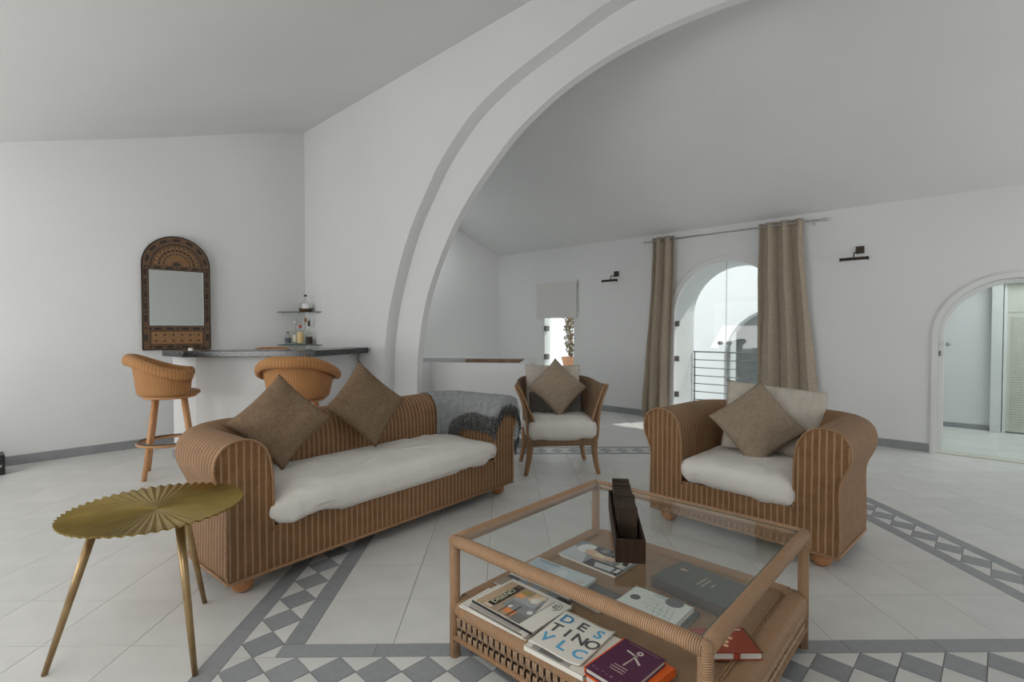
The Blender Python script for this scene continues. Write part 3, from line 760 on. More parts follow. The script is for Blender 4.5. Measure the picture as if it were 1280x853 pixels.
# --- grey throw over the right arm
th = None
def throw_obj():
    t0 = ssh.a + ssh.arc + ssh.b - .04; t1 = ssh.L + .085
    qtop = ssh.pl[-1]
    mb = MB()
    q0 = .36
    def lim(f):   # inner hem, from the back corner to the arm front
        return qtop - .07 - .27 * smoothstep(.2, .8, f) + .03 * math.sin(f * 9)
    def droop(t, q, off):
        if t <= ssh.L: return ssh.surf(t, q, off)
        x, y, z = ssh.surf(ssh.L, q, off); k = t - ssh.L; (w, z0), (nw, n2) = ssh.profat(q)
        ph = min(k / .02, 1) * PI / 2
        return (x + .006 * math.sin(q * 60), -.018 * math.sin(ph) - .004 * math.sin(q * 45) * (k > .02), z - max(0, k - .012) * .95)
    def fn(i, j):
        f = i; t = t0 + (t1 - t0) * f + .03 * math.sin(j * 3); q = q0 + (lim(f) - q0) * j
        return droop(t, q, .012 + .005 * nz(t * 14, q * 5) + .005 * nz(t * 40, q * 9) * (f > .5) + .004 * abs(math.sin(t * 38)) * smoothstep(.55, .9, f))
    mb.grid(fn, 60, 34, lambda i, j: (i * 1.0, j * .6), True, False)
    o = mb.build('throw_blanket', 'throw'); o.location = (*SO, 0); o.rotation_euler = (0, 0, SR)
    sm = o.modifiers.new('thickness', 'SOLIDIFY'); sm.thickness = .006; sm.offset = 1
    tag(o, 'grey wool throw with dark fringe draped over the right arm of the sofa', 'blanket')
    fb = MB(); rnd = random.Random(4)
    for k in range(700):
        f = .04 + .95 * rnd.random(); t = t0 + (t1 - t0) * f; q = lim(f) - .01 - rnd.random() * .02
        p = Vector(droop(t, q, .020)); L = rnd.uniform(.08, .14)
        (x, y), (nx, ny) = ssh.path(min(t, ssh.L))
        d = Vector((-nx, -ny, 0)) * rnd.uniform(.004, .03) + Vector((ny, -nx, 0)) * rnd.uniform(-.02, .02)
        pts = [p, p + d * .5 + Vector((0, 0, -L * .5)), p + d * rnd.uniform(.4, 1.1) + Vector((0, 0, -L))]
        fb.tube(pts, .0022, 3, smooth=False, cap=False)
    for k in range(260):
        q = q0 + (lim(1) - q0) * rnd.random(); p = Vector(droop(t1 - .004, q, .014)); L = rnd.uniform(.05, .10)
        d = Vector((rnd.uniform(-.012, .012), rnd.uniform(-.012, -.001), 0)); fb.tube([p, p + d * .5 + Vector((0, 0, -L * .5)), p + d + Vector((0, 0, -L))], .0022, 3, smooth=False, cap=False)
    fr = fb.build('fringe', 'fringe', o, kind='stuff', label='dark grey yarn fringe')
throw_obj()
# --- sofa pillows
yawS = SR
place_pillow('throw_pillow', 'brownfab', .405, .405, .15, SL(.475, .435, .735), R(26), R(22), R(45), 'dark brown square pillow on its corner at the left end of the sofa', 'brown sofa pillows', 3)
place_pillow('throw_pillow', 'brownfab', .43, .43, .15, SL(1.085, .46, .765), R(46), R(20), R(45), 'dark brown square pillow leaning on the middle of the sofa back', 'brown sofa pillows', 9, wr=.015)

# --- big armchair
AR_ = R(-47.5); ax, ay = math.cos(AR_), math.sin(AR_)
AW, AD = 1.10, .80
AO = (1.715 - AW * ax + .004, 2.571 - AW * ay)
arm = empty('wicker_armchair', (*AO, 0), AR_, 'wide brown wicker armchair with rolled arms behind the glass coffee table', 'armchair')
ash = rolled_seat(arm, AW, AD, .27)
def AL(x, y, z): return (AO[0] + ax * x - ay * y, AO[1] + ay * x + ax * y, z)
def arm_hem(x, y, z):
    if y < -.12 and z < 0: z += .02 * nz(x * 8, 5) + .01 * nz(x * 22, 1) + .03 * (-x / .35) * .5
    return x, y, z
o = soft_slab(.358, .32, .098, .30, 90, 40, .012, 12, arm_hem).build('seat_cover', 'whitefab', arm, label='white cotton cover over the seat cushion')
o.location = (AW / 2, .27, .375)
place_pillow('back_pillow', 'beigefab', .60, .46, .14, AL(.59, .52, .675), R(-20), R(16), R(6), 'pale beige rectangular pillow behind the taupe one on the wide armchair', None, 21, pinch=.03)
place_pillow('throw_pillow', 'taupefab', .415, .415, .14, AL(.545, .36, .665), R(-16), R(24), R(53), 'taupe square pillow standing on its corner in the wide armchair', None, 31)

# --- small tub armchair in the middle distance
CR = R(4.6); ch = empty('tub_chair', (.476, 4.66, 0), CR, 'small wicker tub chair with curved legs beside the sofa end', 'armchair')
def CL(x, y, z): c, s = math.cos(CR), math.sin(CR); return (.476 + c * x - s * y, 4.66 + s * x + c * y, z)
def tubshell():
    W, D, Rc = .62, .56, .22
    prof = [(.03, .27), (.012, .30), (.0, .36), (-.004, .44), (-.012, .52), (-.03, .60), (-.058, .68), (-.088, .745), (-.10, .77), (-.098, .785), (-.082, .785), (-.055, .74), (-.02, .66), (.012, .58), (.045, .5), (.055, .40), (.055, .33)]
    sh = UShell(W, D, Rc, prof)
    V = []; U = []; n = 90; m = len(sh.prof) - 1
    for i in range(n + 1):
        t = sh.L * i / n; f = abs(i / n - .5) * 2
        for j, (w, z) in enumerate(sh.prof):
            k = smoothstep(.45, .785, z)
            zz = z + .04 * k * (1 - smoothstep(.3, .8, f)) ; ww = w * (1 if w > 0 else (.35 + .65 * smoothstep(.35, .95, f)))
            x, y, z2 = sh.at(t, ww, zz); y += .05 * k * smoothstep(.8, 1, f) 
            V.append((x - W / 2, y - .27, z2)); U.append((t, sh.pl[j]))
    F = [(i * (m + 1) + j, i * (m + 1) + j + 1, (i + 1) * (m + 1) + j + 1, (i + 1) * (m + 1) + j) for i in range(n) for j in range(m)]
    mb = MB().add(V, F, U, True); mb.build('tub_shell', 'wickerchair', ch)
    for i in (0, n):
        P = [Vector(V[i * (m + 1) + j]) for j in range(m + 1)]
        MB().add(P, [tuple(range(m + 1))[::(1 if i == 0 else -1)]], [(p.x, p.z) for p in P]).build('arm_edge', 'wickerchair', ch)
        MB().tube([p - Vector((0, .006, 0)) for p in P], .011, 6).build('braid', 'canedark', ch)
tubshell()
MB().box(-.30, .30, -.275, -.25, .255, .335).build('apron', 'wickerchair', ch)
MB().box(-.285, .285, -.25, .27, .27, .33).build('seat_deck', 'wickerchair', ch)
for x, y in ((-.285, -.245), (.285, -.245), (-.275, .225), (.275, .225)):
    s = 1 if x > 0 else -1; f = -1 if y < 0 else 1
    pts = [(x, y, .33), (x, y, .25), (x + s * .006, y, .17), (x + s * .018, y + f * .004, .09), (x + s * .038, y + f * .010, .0)]
    mb = MB(); mb.tube(catmull(pts, 3), [.034 - .016 * i / 12 for i in range(13)], 8); mb.build('leg', 'chairwood', ch)
def ch_hem(x, y, z):
    if y < -.12 and z < 0: z += .02 * nz(x * 9, 2) - .015
    return x, y, z
o = soft_slab(.318, .295, .10, .32, 80, 34, .012, 33, ch_hem).build('seat_cover', 'whitefab', ch, label='white cotton cover over the seat cushion')
o.location = (.003, -.04, .405)
place_pillow('back_pillow', 'beigefab', .52, .40, .10, CL(-.02, .13, .735), R(3), R(10), R(1), 'beige rectangular pillow at the back of the tub chair', None, 41, pinch=.03)
place_pillow('seat_pad', 'greyfab', .50, .20, .07, CL(.0, .075, .585), R(3), R(12), R(0), 'dark grey pad low behind the pillow of the tub chair', None, 43, pinch=.02)
place_pillow('throw_pillow', 'taupefab', .40, .40, .11, CL(.0, -.01, .735), R(8), R(20), R(45), 'taupe square pillow on its corner in the tub chair', None, 47)

# --- bar stools
def make_stool():
    st = empty('bar_stool', (0, 0, 0))
    # barrel wall, opening towards +x
    n = 72; A0, A1 = R(52), R(308)
    def prof(f, a):
        # f 0..1 runs outer bottom -> top -> roll -> inner bottom
        return None
    V = []; U = []; base = [(.238, 0), (.248, .05), (.256, .12), (.266, .18), (.275, .225), (.285, .25), (.292, .235), (.296, .215), (.312, .205), (.327, .215), (.335, .24), (.333, .27), (.318, .292), (.296, .302), (.272, .298), (.255, .28), (.246, .25), (.238, .18), (.230, .10), (.222, .02)]
    m = len(base) - 1; pl = [0]
    for p, q in zip(base, base[1:]): pl.append(pl[-1] + math.dist(p, q))
    for i in range(n + 1):
        a = A0 + (A1 - A0) * i / n; f = abs(i / n - .5) * 2
        hk = 1.22 - .62 * smoothstep(.15, .9, f)
        for j, (r, z) in enumerate(base):
            rr = r - .035 * smoothstep(.85, 1, f) * (z > .19)
            zz = z * hk if z < .2 else .2 * hk + (z - .2) * (1 - .1 * f)
            V.append((rr * math.cos(a), rr * math.sin(a), .715 + zz)); U.append((a * .27, pl[j]))
    F = [(i * (m + 1) + j, (i + 1) * (m + 1) + j, (i + 1) * (m + 1) + j + 1, i * (m + 1) + j + 1) for i in range(n) for j in range(m)]
    mb = MB().add(V, F, U, True); mb.build('barrel_back', 'wickerstool', st)
    for i in (0, n):
        P = [V[i * (m + 1) + j] for j in range(m + 1)]
        MB().add(P, [tuple(range(m + 1))[::(-1 if i == 0 else 1)]], [(p[0], p[2]) for p in P]).build('arm_end', 'wickerstool', st)
    MB().lathe([(0, .735), (.20, .735), (.225, .728), (.232, .712), (.225, .70), (0, .70)][::-1], 36).build('seat', 'wickerstool', st)
    MB().lathe([(0, .672), (.19, .672), (.205, .682), (.205, .695), (.19, .701), (0, .701)], 36).build('swivel_plate', 'stoolwood', st)
    for k in range(4):
        a = R(45 + 90 * k); c, s = math.cos(a), math.sin(a)
        MB().tube([(.145 * c, .145 * s, .680), (.255 * c, .255 * s, 0)], [.021, .018], 10).build('leg', 'stoolwood', st)
    zr = .285; rr = .235
    MB().tube([(rr * math.cos(2 * PI * k / 36), rr * math.sin(2 * PI * k / 36), zr) for k in range(36)], .020, 8, closed=True, flatz=.65).build('foot_ring', 'stoolwood', st)
    MB().lathe([(rr - .016, zr + .011), (rr - .014, zr + .018), (rr + .014, zr + .018), (rr + .016, zr + .011)][::-1], 36).build('ring_cover', 'darkrim', st)
    return st
stool = make_stool()
for i, (x, y, rz, lab) in enumerate(((-2.955, 4.50, 30, 'wicker bar stool at the left end of the bar, seen from the side'), (-1.73, 4.27, 97, 'wicker bar stool behind the sofa, its back to the viewer'), (-2.66, 5.88, -60, 'wicker bar stool behind the bar, only its top edge showing'))):
    o = stool if i == 0 else copy_tree(stool)
    o.location = (x, y, 0); o.rotation_euler = (0, 0, R(rz)); tag(o, lab, 'bar stool', 'wicker bar stools')

# --- bar
bar = empty('bar_counter', (0, 0, 0), 0, 'white masonry bar with a black granite top in the corner', 'bar')
ctop = [(-3.37, 5.06), (-3.04, 4.74), (-1.83, 4.86), (-1.535, 5.715), (-1.80, 5.962), (-2.13, 5.22), (-2.93, 5.12), (-3.15, 5.32)]
ctop = [(-3.37, 5.02), (-3.02, 4.78), (-1.82, 4.90), (-1.535, 5.70), (-1.80, 5.955), (-2.10, 5.24), (-2.93, 5.13), (-3.16, 5.30)]
bev(MB().prism(ctop[::-1] if False else ctop, 1.008, 1.068).build('countertop', 'granite', bar), .006, 2)
body = [(-3.27, 5.03), (-3.00, 4.95), (-1.95, 5.04), (-1.705, 5.856), (-1.80, 5.94), (-2.08, 5.20), (-2.93, 5.10), (-3.15, 5.22)]
MB().prism(body, 0, 1.008).build('bar_wall', 'wall', bar)
kick = [(-3.285, 5.025), (-3.002, 4.937), (-1.94, 5.028), (-1.70, 5.83), (-1.705, 5.85), (-1.951, 5.041), (-3.0, 4.951), (-3.272, 5.033)]
MB().prism(kick, .0005, .088).build('skirting', 'skirt', bar)
mbx = MB().box(-.02, .02, -.02, 0, 0, .025); o = mbx.build('white_box', 'paper'); o.location = (-2.97, 4.84, 1.0685); o.rotation_euler = (0, 0, R(-10)); tag(o, 'small white card standing on the left end of the bar top', 'card')  # plain white box for an unidentified pale spot on the counter

# --- glass corner shelves and bottles
def corner_shelf(z, lab):
    e = empty('corner_shelf', SN(0, 0, z), 0, lab, 'shelf', 'glass corner shelves')
    P = [SN(.004, -.004), SN(.004, -.375), SN(.455, -.004)]; P = [(p[0] - e.location.x, p[1] - e.location.y) for p in P]
    MB().prism(P, -.008, 0).build('glass_plate', 'shelfglass', e)
    a, b = Vector((*P[1], -.004)), Vector((*P[2], -.004)); MB().tube([a, b], .0045, 4).build('edge', 'edgeglass', e)
    for f in (.25, .8):
        for q in (1, 2):
            p = Vector((*P[0], 0)).lerp(Vector((*P[q], 0)), f); MB().lathe([(0, -.022), (.010, -.02), (.010, -.008), (0, -.008)], 8, tuple(p)).build('bracket', 'steel', e)
corner_shelf(1.497, 'upper glass corner shelf holding one decanter'); corner_shelf(1.076, 'lower glass corner shelf holding five bottles')
def bottle(name, px, y, z, prof, mat, lab, label_rect=None, cap=None, liquid=None, grp='bottles on the lower corner shelf'):
    e = empty(name, ((px - 640) * y / 635 + .0126 * y, y, z), 0, lab, 'bottle', grp)
    MB().lathe(prof, 20).build('glass_body', mat, e)
    if liquid: MB().lathe(liquid[0], 20).build('liquid', liquid[1], e)
    if label_rect:
        r, z0, z1, m = label_rect; sp_a = 25 if name == 'decanter' else 62; MB().lathe([(r, z0), (r, z1)], 14, a0=R(290 - sp_a), a1=R(290 + sp_a)).build('paper_label', m, e)
    if cap:
        r, z0, z1, m = cap; MB().lathe([(0, z0), (r, z0), (r, z1), (0, z1)], 12).build('stopper', m, e)
bottle('decanter', 383.5, 6.60, 1.4975, [(0, 0), (.075, 0), (.088, .03), (.088, .07), (.07, .11), (.03, .14), (.016, .155), (.014, .20)], 'bottleglass', 'round glass decanter with amber spirit on the upper glass shelf', (.0885, .04, .10, flat(190, 190, 180)), (.018, .195, .22, flat(50, 35, 25)), ([(0, .003), (.072, .003), (.085, .03), (.085, .045), (0, .045)], flat(70, 42, 20)), None)
bottle('gin_bottle', 361.5, 6.62, 1.0765, [(0, 0), (.036, 0), (.038, .01), (.038, .10), (.03, .118), (.014, .13), (.014, .15)], 'bottleglass', 'short clear bottle with a dark label, leftmost on the lower glass shelf', (.0385, .02, .085, flat(60, 66, 74)), (.016, .148, .165, flat(90, 92, 92)), None)
bottle('spirit_bottle', 370.5, 6.66, 1.0765, [(0, 0), (.03, 0), (.032, .01), (.032, .15), (.012, .19), (.011, .27)], 'bottleglass', 'tall clear bottle with a white cap and cream label on the lower glass shelf', (.0325, .03, .12, flat(180, 168, 150)), (.014, .268, .305, flat(200, 200, 195)), None)
bottle('liqueur_bottle', 376.8, 6.56, 1.0765, [(0, 0), (.038, 0), (.041, .01), (.041, .16), (.030, .185), (.014, .20), (.013, .215)], 'bottleglass', 'square-shouldered bottle with an orange label and red stopper on the lower glass shelf', (.0415, .02, .16, flat(196, 152, 108)), (.016, .21, .25, flat(150, 50, 36)), None)
bottle('cork_bottle', 383.3, 6.68, 1.0765, [(0, 0), (.034, 0), (.036, .01), (.036, .18), (.014, .22), (.013, .30)], 'bottleglass', 'tallest clear bottle with a cork stopper at the back of the lower glass shelf', None, (.015, .29, .345, flat(120, 80, 55)), None)
bottle('rum_bottle', 387.5, 6.57, 1.0765, [(0, 0), (.042, 0), (.045, .015), (.045, .12), (.03, .16), (.013, .18), (.012, .25)], 'bottleglass', 'dark labelled bottle with a black neck, rightmost on the lower glass shelf', (.0455, .015, .10, flat(36, 26, 22)), (.0145, .235, .305, flat(45, 38, 34)), ([(0, .003), (.04, .003), (.042, .02), (.042, .07), (0, .07)], flat(60, 35, 20)))

# --- arched mirror on the left wall
mir = empty('arched_mirror', SN(.004, -1.483, 1.05), ROT_L, 'arched mirror in a carved dark wood frame on the left wall', 'mirror')
mir.rotation_euler = (0, 0, ROT_L - R(4.6)); mir.location = SN(.034, -1.483, 1.05)
def mirror_obj():
    hw, hz, r = .318, .93, .318
    def arch(rr, w, zb, zc, n=28):
        return [(-w, zb), (w, zb)] + [(w * math.cos(PI * i / n), zc + rr * math.sin(PI * i / n)) for i in range(n + 1)]
    T = lambda x, z, y: (x, -y, z)
    fr = MB(); P = arch(.318, .318, 0, .925); fr.prism(P, 0, .028, lambda x, z, y: (x, -y, z)); fr.build('frame_board', 'framewood', mir)
    MB().box(-.256, .256, -.030, -.027, .262, .868).build('mirror_glass', 'mirror', mir)
    e = MB()
    for a, b in zip(P, P[1:] + P[:1]): e.tube([(a[0], -.029, a[1]), (b[0], -.029, b[1])], .007, 5)
    for x0, x1, z0, z1 in ((-.262, .262, .255, .262), (-.262, .262, .868, .875), (-.262, -.256, .255, .875), (.256, .262, .255, .875), (-.25, .25, .052, .058), (-.25, .25, .198, .204), (-.25, -.244, .052, .204), (.244, .25, .052, .204)): e.box(x0, x1, -.034, -.026, z0, z1)
    e.build('moulding', 'inlaydark', mir)
    MB().box(-.243, .243, -.031, -.027, .059, .197).build('lower_panel', 'inlaymid', mir)
    # fan
    f = MB(); n = 13
    for i in range(n):
        a0 = PI * (i + .12) / n; a1 = PI * (i + .88) / n; am = (a0 + a1) / 2
        pts = [(.05 * math.cos(a0), .05 * math.sin(a0)), (.19 * math.cos(a0), .185 * math.sin(a0)), (.215 * math.cos(am), .208 * math.sin(am)), (.19 * math.cos(a1), .185 * math.sin(a1)), (.05 * math.cos(a1), .05 * math.sin(a1))]
        q = MB().prism([(x, z + .925) for x, z in pts][::-1], .026, .032, lambda x, z, y: (x, -y, z)); q.build('fan_ray', 'inlaymid', mir)
    q = MB()
    for i in range(n):
        am = PI * (i + .5) / n
        for rr, s in ((.165, .012), (.125, .008)):
            x, z = rr * math.cos(am), .925 + rr * math.sin(am); q.box(x - s, x + s, -.034, -.030, z - s, z + s)
    q.tube([(.238 * math.cos(PI * i / 24), -.029, .918 + .238 * math.sin(PI * i / 24)) for i in range(25)], .005, 4)
    q.box(-.03, .03, -.035, -.028, .922, .95)
    q.build('fan_inlay', 'inlaydark', mir, kind='stuff')
    # hexagon inlays along the border
    h = MB()
    def hexa(x, z, l, w, a):
        c, s = math.cos(a), math.sin(a); pts = [(-l, 0), (-l * .6, -w), (l * .6, -w), (l, 0), (l * .6, w), (-l * .6, w)]
        h.prism([(x + p * c - q_ * s, z + p * s + q_ * c) for p, q_ in pts], .027, .032, lambda x, z, y: (x, -y, z))
    for sd in (-1, 1):
        for k, z in enumerate((.13, .34, .47, .60, .73, .84)): hexa(sd * .288, z, .042, .015, PI / 2)
        for z in (.235, .405, .535, .665, .90): h.box(sd * .288 - .012, sd * .288 + .012, -.032, -.027, z - .010, z + .010)
    for x in (-.18, -.07, .07, .18):
        for z in (.028, .228, .895): hexa(x, z, .04, .013, 0)
    for x in (-.25, 0, .25):
        for z in (.028, .228, .895): h.box(x - .011, x + .011, -.032, -.027, z - .011, z + .011)
    for k in range(7):
        a = PI * (k + .5) / 7; hexa(.278 * math.cos(a), .925 + .278 * math.sin(a), .042, .015, a + PI / 2)
    for k in range(6):
        for zz in (.095, .16):
            x = -.2 + .08 * k
            hexa(x, zz, .018, .004, PI / 4); hexa(x, zz, .018, .004, -PI / 4)
    h.build('border_inlay', 'inlaydark', mir, kind='stuff')
mirror_obj()

# --- curtains and rod
def curtain(s0, s1, b0, b1, waves, lab, zt=2.52, seed=0, rings=4):
    e = empty('curtain', SN((s0 + s1) / 2, RN - .10, 0), ROT_R, lab, 'curtain', None)
    cs = (s0 + s1) / 2
    mb = MB()
    def fn(i, j):
        z = zt + .045 - (zt + .045 - .006) * j; k = smoothstep(0, 1, j)
        a, b = s0 + (b0 - s0) * k, s1 + (b1 - s1) * k
        ii = i + .02 * math.sin(j * 4 + seed) * k
        amp = .042 + .014 * k
        y = amp * math.sin(2 * PI * waves * ii + .3 * math.sin(j * 3 + seed) * k) + .012 * k * nz(i * 7 + seed, j * 3)
        x = a + (b - a) * i + .014 * math.sin(4 * PI * waves * ii) * (.5 + k) + .008 * nz(i * 5, j * 6 + seed)
        return (x - cs, y, z)
    mb.grid(fn, int(waves * 22), 46, lambda i, j: (i * (s1 - s0) * 2, j * 2.5))
    o = mb.build('fabric_panel', 'curtain', e); sm = o.modifiers.new('thickness', 'SOLIDIFY'); sm.thickness = .004; sm.offset = 0
    for k in range(int(waves * 2)):
        i = (k + .5) / (waves * 2) - .0; x = s0 + (s1 - s0) * (k / (waves * 2)) - cs
        if 0 < k: MB().tube([(x, .024 * math.cos(a), zt + .024 * math.sin(a)) for a in [2 * PI * q / 16 for q in range(16)]], .0055, 6, closed=True).build('eyelet', 'steel', e)
    return e
curtain(3.155, 3.475, 3.03, 3.42, 2.5, 'taupe eyelet curtain left of the arched balcony door', seed=1)
curtain(4.575, 5.06, 4.56, 5.24, 3.0, 'taupe eyelet curtain right of the arched balcony door', seed=5)
rod = empty('curtain_rod', SN(4.15, RN - .10, 2.52), ROT_R, 'thin steel curtain rod above the arched balcony door', 'curtain rod')
MB().tube([(-1.02, 0, 0), (1.06, 0, 0)], .010, 10).build('pole', 'steel', rod)
for x, s in ((-1.04, -1), (1.06, 1)):
    o = MB().lathe([(0, 0), (.014, 0), (.014, .02), (.009, .024), (.016, .05), (.019, .075), (.012, .1), (0, .105)], 12).build('finial', 'steel', rod); o.location = (x, 0, 0); o.rotation_euler = (0, R(90) * s, 0)
for x in (-.99, 1.0):
    MB().tube([(x, .0, 0), (x, .10, 0)], .007, 8).build('bracket', 'steel', rod); MB().box(x - .018, x + .018, .09, .0995, -.035, .035).build('bracket', 'steel', rod)

# --- roller blind over the small door
bl = empty('roman_blind', SN(1.363, RN, 1.465), ROT_R, 'cream fabric blind half lowered over the small glazed door', 'blind')
MB().box(-.42, .42, -.030, -.024, 0, .60).build('fabric_panel', 'blind', bl)
MB().box(-.425, .425, -.034, -.0005, .585, .615).build('headrail', 'cabinet', bl)
MB().box(-.42, .42, -.034, -.022, -.004, .012).build('bottom_bar', 'blind', bl)

# --- picture lights
def picture_light(s, zc, w, lab, off):
    e = empty('picture_light', SN(s, RN, zc), ROT_R, lab, 'wall lamp', 'bronze picture lights')
    bev(MB().box(off - .04, off + .04, -.018, -.0005, .075, .155).build('wall_plate', 'bronze', e), .003, 1)
    MB().tube(catmull([(off - .035, -.018, .085), (off - .04, -.07, .085), (off - .042, -.10, .06), (off - .043, -.105, .02)], 5), .006, 8).build('swan_neck', 'bronze', e)
    MB().tube([(-w / 2, -.105, .012), (w / 2, -.105, .012)], .017, 12).build('lamp_tube', 'bronze', e)
    for x in (-w / 2, w / 2): MB().tube([(x - .004, -.105, .008), (x + .004, -.105, .008)], .021, 12).build('end_cap', 'bronze', e)
picture_light(2.45, 2.0, .25, 'small bronze picture light between the blind and the left curtain', .06)
picture_light(5.565, 2.035, .26, 'bronze picture light on the wall right of the curtains', .04)

# --- wall switches
e = tag(MB().box(-.02, .02, -.008, -.0003, -.03, .03).build('light_switch', 'cabinet'), 'small white switch on the wall right of the small glazed door', 'switch'); e.location = SN(1.835, RN, 1.09); e.rotation_euler = (0, 0, ROT_R)
e = tag(MB().box(-.04, .04, -.010, -.0003, -.03, .05).build('wall_socket', 'cabinet'), 'small white wall socket behind the stairwell parapet', 'socket'); e.location = SN(0, 1.63, .99); e.rotation_euler = (0, 0, ROT_L)

# --- plant outside the small door
pt = empty('potted_climber', SN(.95, RN + .95, -.003), ROT_R, 'climbing plant in a terracotta pot outside the small glazed door', 'plant')
MB().box(-.22, .22, -.2, .2, 0, .45).build('plinth', 'outwall', pt)
MB().lathe([(0, .45), (.11, .45), (.16, .70), (.175, .70), (.175, .76), (.15, .76), (.14, .70), (0, .70)], 20).build('pot', 'terracotta', pt)
rn = random.Random(3); sm_ = MB(); lf = MB()
for k in range(7):
    x, y, z = rn.uniform(-.05, .05), rn.uniform(-.05, .05), .68; pts = [(x, y, z)]
    for q in range(9):
        x += rn.uniform(-.05, .05) ; y += rn.uniform(-.04, .04); z += .15; pts.append((max(-.2, min(.25, x)), y, z))
    sm_.tube(pts, .006, 5)
    for p in pts[1:]:
        for _ in range(7):
            c = Vector(p) + Vector((rn.uniform(-.06, .06), rn.uniform(-.06, .06), rn.uniform(-.07, .07))); d = Vector((rn.uniform(-1, 1), rn.uniform(-1, 1), rn.uniform(-1, .4))).normalized() * .04; w = d.orthogonal().normalized() * .016
            lf.add([c - d, c + w, c + d, c - w], [(0, 1, 2, 3)])
sm_.build('stem', 'leaf', pt); lf.build('foliage', 'leaf', pt, kind='stuff')

# --- black box speaker at the left edge
sp = empty('speaker_box', (-4.53, 4.44, 0), ROT_L, 'small black speaker box on the floor by the left wall', 'speaker')
bev(MB().box(-.13, .13, -.10, .10, .0, .175).build('case', 'black', sp), .012, 2)
MB().lathe([(0, 0), (.012, 0), (.010, .01), (0, .011)], 12).build('knob', 'steel', sp).location = (.10, -.10, .08)
[c for c in sp.children if c.name.startswith('knob')][0].rotation_euler = (R(90), 0, 0)

# --- gold side table
gt = empty('side_table', (-1.395, 2.030, 0), R(12), 'round ribbed brass side table on three legs in front of the sofa arm', 'side table')
def gold_table():
    N = 56; K = 4; N2 = N * K; r0 = .305; mb = MB()
    ring = [0.0, .03, .08, .14, .20, .26, .29, .305]
    def zz(r, k): w = math.cos(2 * PI * k / K); return .56 + .0042 * (r / r0) * w - .008 * math.exp(-(r / .05) ** 2) + .006 * (r / r0) ** 6
    def rad(r, k): return r + (.0035 * math.cos(2 * PI * k / K) if r > .28 else 0)
    for layer, off in ((0, 0), (1, -.006)):
        V = [(0, 0, zz(0, 0) + off)]
        for r in ring[1:]:
            for k in range(N2):
                a = 2 * PI * k / N2; rr = rad(r, k); V.append((rr * math.cos(a), rr * math.sin(a), zz(r, k) + off))
        F = [(0, 1 + k, 1 + (k + 1) % N2) for k in range(N2)]
        for q in range(len(ring) - 2):
            b = 1 + q * N2
            for k in range(N2): F.append((b + k, b + N2 + k, b + N2 + (k + 1) % N2, b + (k + 1) % N2))
        if layer: F = [f[::-1] for f in F]
        mb.add(V, F, None, False)
    n = 1 + (len(ring) - 1) * N2; b = 1 + (len(ring) - 2) * N2
    for k in range(N2): mb.F.append([b + k, n + b + k, n + b + (k + 1) % N2, b + (k + 1) % N2]); mb.S.append(False); mb.K.append(None)
    mb.build('ribbed_top', 'gold', gt)
gold_table()
ca, sa = math.cos(R(12)), math.sin(R(12))
for (fx, fy), (tx, ty) in (((-1.693, 1.856), (-1.565, 1.955)), ((-1.139, 1.849), (-1.255, 1.952)), ((-1.397, 2.348), (-1.405, 2.20))):
    def loc(x, y): x += 1.395; y -= 2.030; return (ca * x + sa * y, -sa * x + ca * y)
    a, b = loc(fx, fy), loc(tx, ty)
    MB().tube([(*b, .549), (*a, 0)], [.017, .010], 10).build('leg', 'brassleg', gt)

# ================================================================ COFFEE TABLE
TC = (.4955, 1.973); TA = R(46.5)
tb = empty('coffee_table', (*TC, 0), TA, 'square wrapped-cane coffee table with a glass top and a woven lower shelf', 'table')
def TL(x, y, z): c, s = math.cos(TA), math.sin(TA); return (TC[0] + c * x - s * y, TC[1] + s * x + c * y, z)
H = .49; rt = .020
for sx_, sy_ in ((-1, 1), (1, 1), (1, -1), (-1, -1)):
    MB().tube([(sx_ * H, sy_ * H, 0), (sx_ * H, sy_ * H, .452)], .0205, 12).build('leg', 'cane', tb)
for k in range(4):
    a = PI / 2 * k; c, s = math.cos(a), math.sin(a)
    f = lambda x, y: (c * x - s * y, s * x + c * y)
    pts = [(*f(-H + .0, H), .450), (*f(-H + .06, H), .452), (*f(0, H), .452), (*f(H - .06, H), .452), (*f(H, H), .450)]
    MB().tube(pts, .0235, 12).build('top_rail', 'cane' if k in (1, 3) else 'cane', tb)
    o = MB().lathe([(0, -.024), (.017, -.017), (.024, 0), (.017, .017), (0, .024)], 12).build('corner_joint', 'cane', tb); o.location = (*f(H, H), .452)
# glass
bev(MB().box(-H + .016, H - .016, -H + .016, H - .016, .457, .467).build('glass_top', 'tabletop', tb), .001, 1)
MB().box(-H + .016, -H + .020, -H + .016, H - .016, .4565, .4672).build('glass_edge', 'edgeglass', tb)
MB().box(-H + .016, H - .016, -H + .016, -H + .020, .4565, .4672).build('glass_edge', 'edgeglass', tb)
MB().box(H - .020, H - .016, -H + .016, H - .016, .4565, .4672).build('glass_edge', 'edgeglass', tb)
